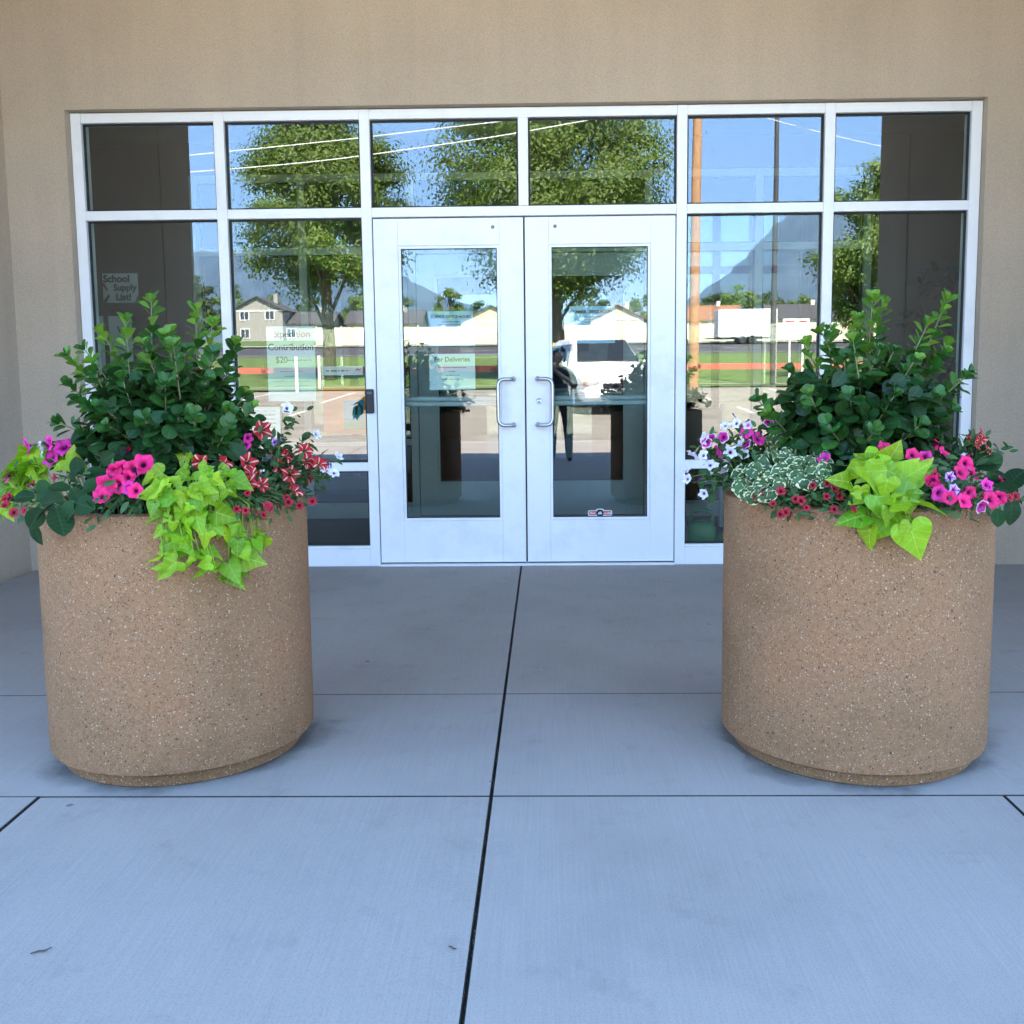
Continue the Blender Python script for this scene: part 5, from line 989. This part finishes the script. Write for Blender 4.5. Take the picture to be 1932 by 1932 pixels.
for s in (-1, 1):
    for y0, y1, yt0, yt1 in ((-1.55, -2.45, -2.12, -2.45), (-2.52, -3.5, -2.52, -3.5), (-3.57, -4.45, -3.57, -4.38)):
        q = [(s*.945, y0, 1.07), (s*.945, y1, 1.07), (s*.735, yt1, 1.62), (s*.735, yt0, 1.62)]; b = MB(); b.add(q+[(x+s*.012, y, z+.005) for x, y, z in q], [(0,1,2,3),(7,6,5,4),(0,4,5,1),(1,5,6,2),(2,6,7,3),(3,7,4,0)]); b.build('side_window', 'carglass', van)
    MB().box(min(s*.50, s*.84), max(s*.50, s*.84), -.16, -.02, .62, .74, bev=.03).build('headlight', 'lens', van); MB().box(min(s*.76, s*.87), max(s*.76, s*.87), -.22, -.05, .615, .735, bev=.03).build('turn_signal', 'amber', van)
    mr = MB().box(min(s*.98, s*1.17), max(s*.98, s*1.17), -1.62, -1.50, 1.05, 1.22, bev=.03).build('mirror', 'vanpaint', van)
    for y in (-.85, -3.85):
        wh = MB().lathe([(.21, -.11), (.32, -.11), (.34, -.06), (.34, .06), (.32, .11), (.21, .11)], 28).build('wheel', 'tyre', van, 40); wh.matrix_local = Matrix.Translation((s*.86, y, .34)) @ Matrix.Rotation(R(90), 4, 'Y')
        MB().lathe([(.0001, .06), (.06, .075), (.19, .05), (.21, .08), (.21, -.08), (.0001, -.08)], 20).build('rim', 'steel', wh, 40).rotation_euler.x = 0 if s > 0 else math.pi
MB().box(-.44, .44, -.10, .012, .56, .68, bev=.02).build('grille', 'black', van); MB().box(-.86, .86, -.22, .05, .30, .48, bev=.06).build('bumper', 'vanpaint', van); MB().box(-.5, .5, -.05, .056, .33, .40, bev=.01).build('air_intake', 'black', van)
lpn = MB().box(-.15, .15, .0505, .062, .42, .50).build('license_plate', 'paper', van)

# ------------------------------------------------------------------ the photographer, mirrored in the door
M['skin'] = plain('skin', (.42, .24, .16), .5, var=.06); M['shirt'] = plain('dark_shirt', (.035, .04, .06), .85, var=.15); M['jeans'] = plain('dark_trousers', (.03, .032, .042), .85, var=.15); M['hair'] = plain('dark_hair', (.02, .014, .01), .6, var=.3, scale=60); M['shoe'] = plain('dark_shoes', (.03, .03, .03), .6)
def skinned(name, verts, edges, radii, mats, parent, sub=2, rootv=0):
    me = bpy.data.meshes.new(name); me.from_pydata(verts, edges, []); o = bpy.data.objects.new(name, me); COL.objects.link(o)
    sk = o.modifiers.new('skin', 'SKIN'); sk.use_smooth_shade = True
    for i, r_ in enumerate(radii): me.skin_vertices[0].data[i].radius = r_ if hasattr(r_, '__len__') else (r_, r_); me.skin_vertices[0].data[i].use_root = i == rootv
    ss = o.modifiers.new('sub', 'SUBSURF'); ss.levels = sub; ss.render_levels = sub
    dg = bpy.context.evaluated_depsgraph_get(); m2 = bpy.data.meshes.new_from_object(o.evaluated_get(dg)); bpy.data.objects.remove(o); bpy.data.meshes.remove(me); m2.materials.clear()
    for x in mats: m2.materials.append(M[x])
    m2.shade_smooth(); o = bpy.data.objects.new(name, m2); COL.objects.link(o); o.parent = parent; return o
PX, PY = CAM.x+.15, CAM.y-.52
per = empty('person', (PX, PY, 0), 'photographer in dark clothes holding up a phone, mirrored in the door', 'person')
ph = Vector((CAM.x-PX, CAM.y-.02-PY, CAM.z))                 # phone in the person's frame (person faces +y)
hl, hr = ph+Vector((-.065, -.012, -.02)), ph+Vector((.065, -.012, -.02))
J = [(0, 0, .78), (0, -.01, .92), (0, -.01, 1.06), (0, 0, 1.17), (0, .015, 1.235), (0, .03, 1.29), (0, .045, 1.37), (0, .04, 1.44),           # pelvis..head
     (-.15, 0, 1.14), (-.21, .10, .97), tuple(hl+Vector((-.02, -.05, -.05))), (.15, 0, 1.14), (.20, .10, .97), tuple(hr+Vector((.02, -.05, -.05))),
     (-.085, 0, .74), (-.10, .015, .42), (-.10, -.02, .085), (-.11, .12, .035), (.085, 0, .74), (.11, .02, .42), (.12, -.02, .085), (.13, .12, .035)]
Ed = [(0,1),(1,2),(2,3),(3,4),(4,5),(5,6),(6,7),(3,8),(8,9),(9,10),(3,11),(11,12),(12,13),(0,14),(14,15),(15,16),(16,17),(0,18),(18,19),(19,20),(20,21)]
Rd = [(.135,.10),(.12,.09),(.135,.095),(.11,.085),(.05,.05),(.055,.06),(.075,.09),(.055,.065), .055,.042,.026, .055,.042,.026, .095,.068,.05,(.045,.035), .095,.068,.05,(.045,.035)]
body = skinned('body', J, Ed, Rd, ['shirt', 'jeans', 'skin', 'shoe'], per)
for p_ in body.data.polygons:
    c_ = p_.center; p_.material_index = 3 if c_.z < .085 else 1 if c_.z < .80 and abs(c_.x) < .2 and c_.y < .16 else 2 if (c_.z > 1.205 and abs(c_.x) < .13 and c_.y < .2) or c_.y > .17 else 0
for sx_ in (-1, 1):                                               # palms with five fingers closed round the phone
    w_ = hl if sx_ < 0 else hr; V_ = [tuple(w_+Vector((sx_*.02, -.05, -.05))), tuple(w_+Vector((sx_*.018, -.02, -.015)))]; E_ = [(0, 1)]; R_ = [.022, (.024, .016)]
    for f_ in range(4):
        z_ = .030-.019*f_; k_ = len(V_); L_ = (.9, 1, .95, .78)[f_]
        V_ += [tuple(w_+Vector((sx_*.022*L_, -.004, z_))), tuple(w_+Vector((sx_*.016, .008*L_, z_+.002))), tuple(w_+Vector((-sx_*.004*L_, .003, z_+.003)))]; E_ += [(1, k_), (k_, k_+1), (k_+1, k_+2)]; R_ += [.0085, .008, .0065]
    k_ = len(V_); V_ += [tuple(w_+Vector((sx_*.006, -.026, .0))), tuple(w_+Vector((-sx_*.010, -.022, .016))), tuple(w_+Vector((-sx_*.022, -.014, .026)))]; E_ += [(1, k_), (k_, k_+1), (k_+1, k_+2)]; R_ += [.011, .0095, .008]
    skinned('hand', V_, E_, R_, ['skin'], per, 1)
hd = Vector((0, .045, 1.37))
for sx_ in (-1, 1):
    MB().lathe([(.0001, -.012), (.009, -.008), (.012, 0), (.009, .008), (.0001, .012)], 12).build('eye', 'trim', per, True).location = hd+Vector((sx_*.03, .083, .01))
    MB().lathe([(.0001, -.006), (.02, -.004), (.026, .004), (.0001, .008)], 12).build('ear', 'skin', per, True).matrix_local = Matrix.Translation(hd+Vector((sx_*.074, 0, .0))) @ Matrix.Rotation(R(90*sx_), 4, 'Y')
MB().tube([hd+Vector((0, .086, .02)), hd+Vector((0, .104, -.018)), hd+Vector((0, .088, -.024))], [.007, .013, .008], 8).build('nose', 'skin', per, True)
MB().tube([hd+Vector((-.022, .080, -.047)), hd+Vector((0, .087, -.049)), hd+Vector((.022, .080, -.047))], [.002, .006, .002], 6).build('mouth', 'red', per, True)
b = MB(); b.lathe([(.0001, .122), (.05, .112), (.082, .075), (.092, .02), (.088, -.04), (.075, -.09)], 24); b.v = [(x, y*1.12-.028 if y < .02 else y*.72-.018, z if y < .03 else max(z, .045)) for x, y, z in b.v]
b.build('hair', 'hair', per, True, loc=hd)
pho = empty('phone', (CAM.x, CAM.y-.012, CAM.z), 'black phone held up by the photographer', 'phone'); MB().box(-.068, .068, -.008, 0, -.035, .035, bev=.003).build('case', 'black', pho); MB().box(-.064, .064, -.0086, -.0081, -.032, .032).build('screen', 'carglass', pho)
# ------------------------------------------------------------------ air between here and the mountains
M['haze'], _nt, _b, _L = newmat('air'); _nt.nodes.remove(_b); _v = N(_nt, 'VolumePrincipled', i_Density=0.00012); _v.inputs['Color'].default_value = (.36, .66, 1, 1); _v.inputs['Anisotropy'].default_value = 0.2
_L(_v.outputs[0], _nt.nodes['Material Output'].inputs['Volume'])
hz_ = MB().box(-9500, 9500, -9500, 300, -2, 1400).build('haze', 'haze'); hz_['kind'] = 'stuff'
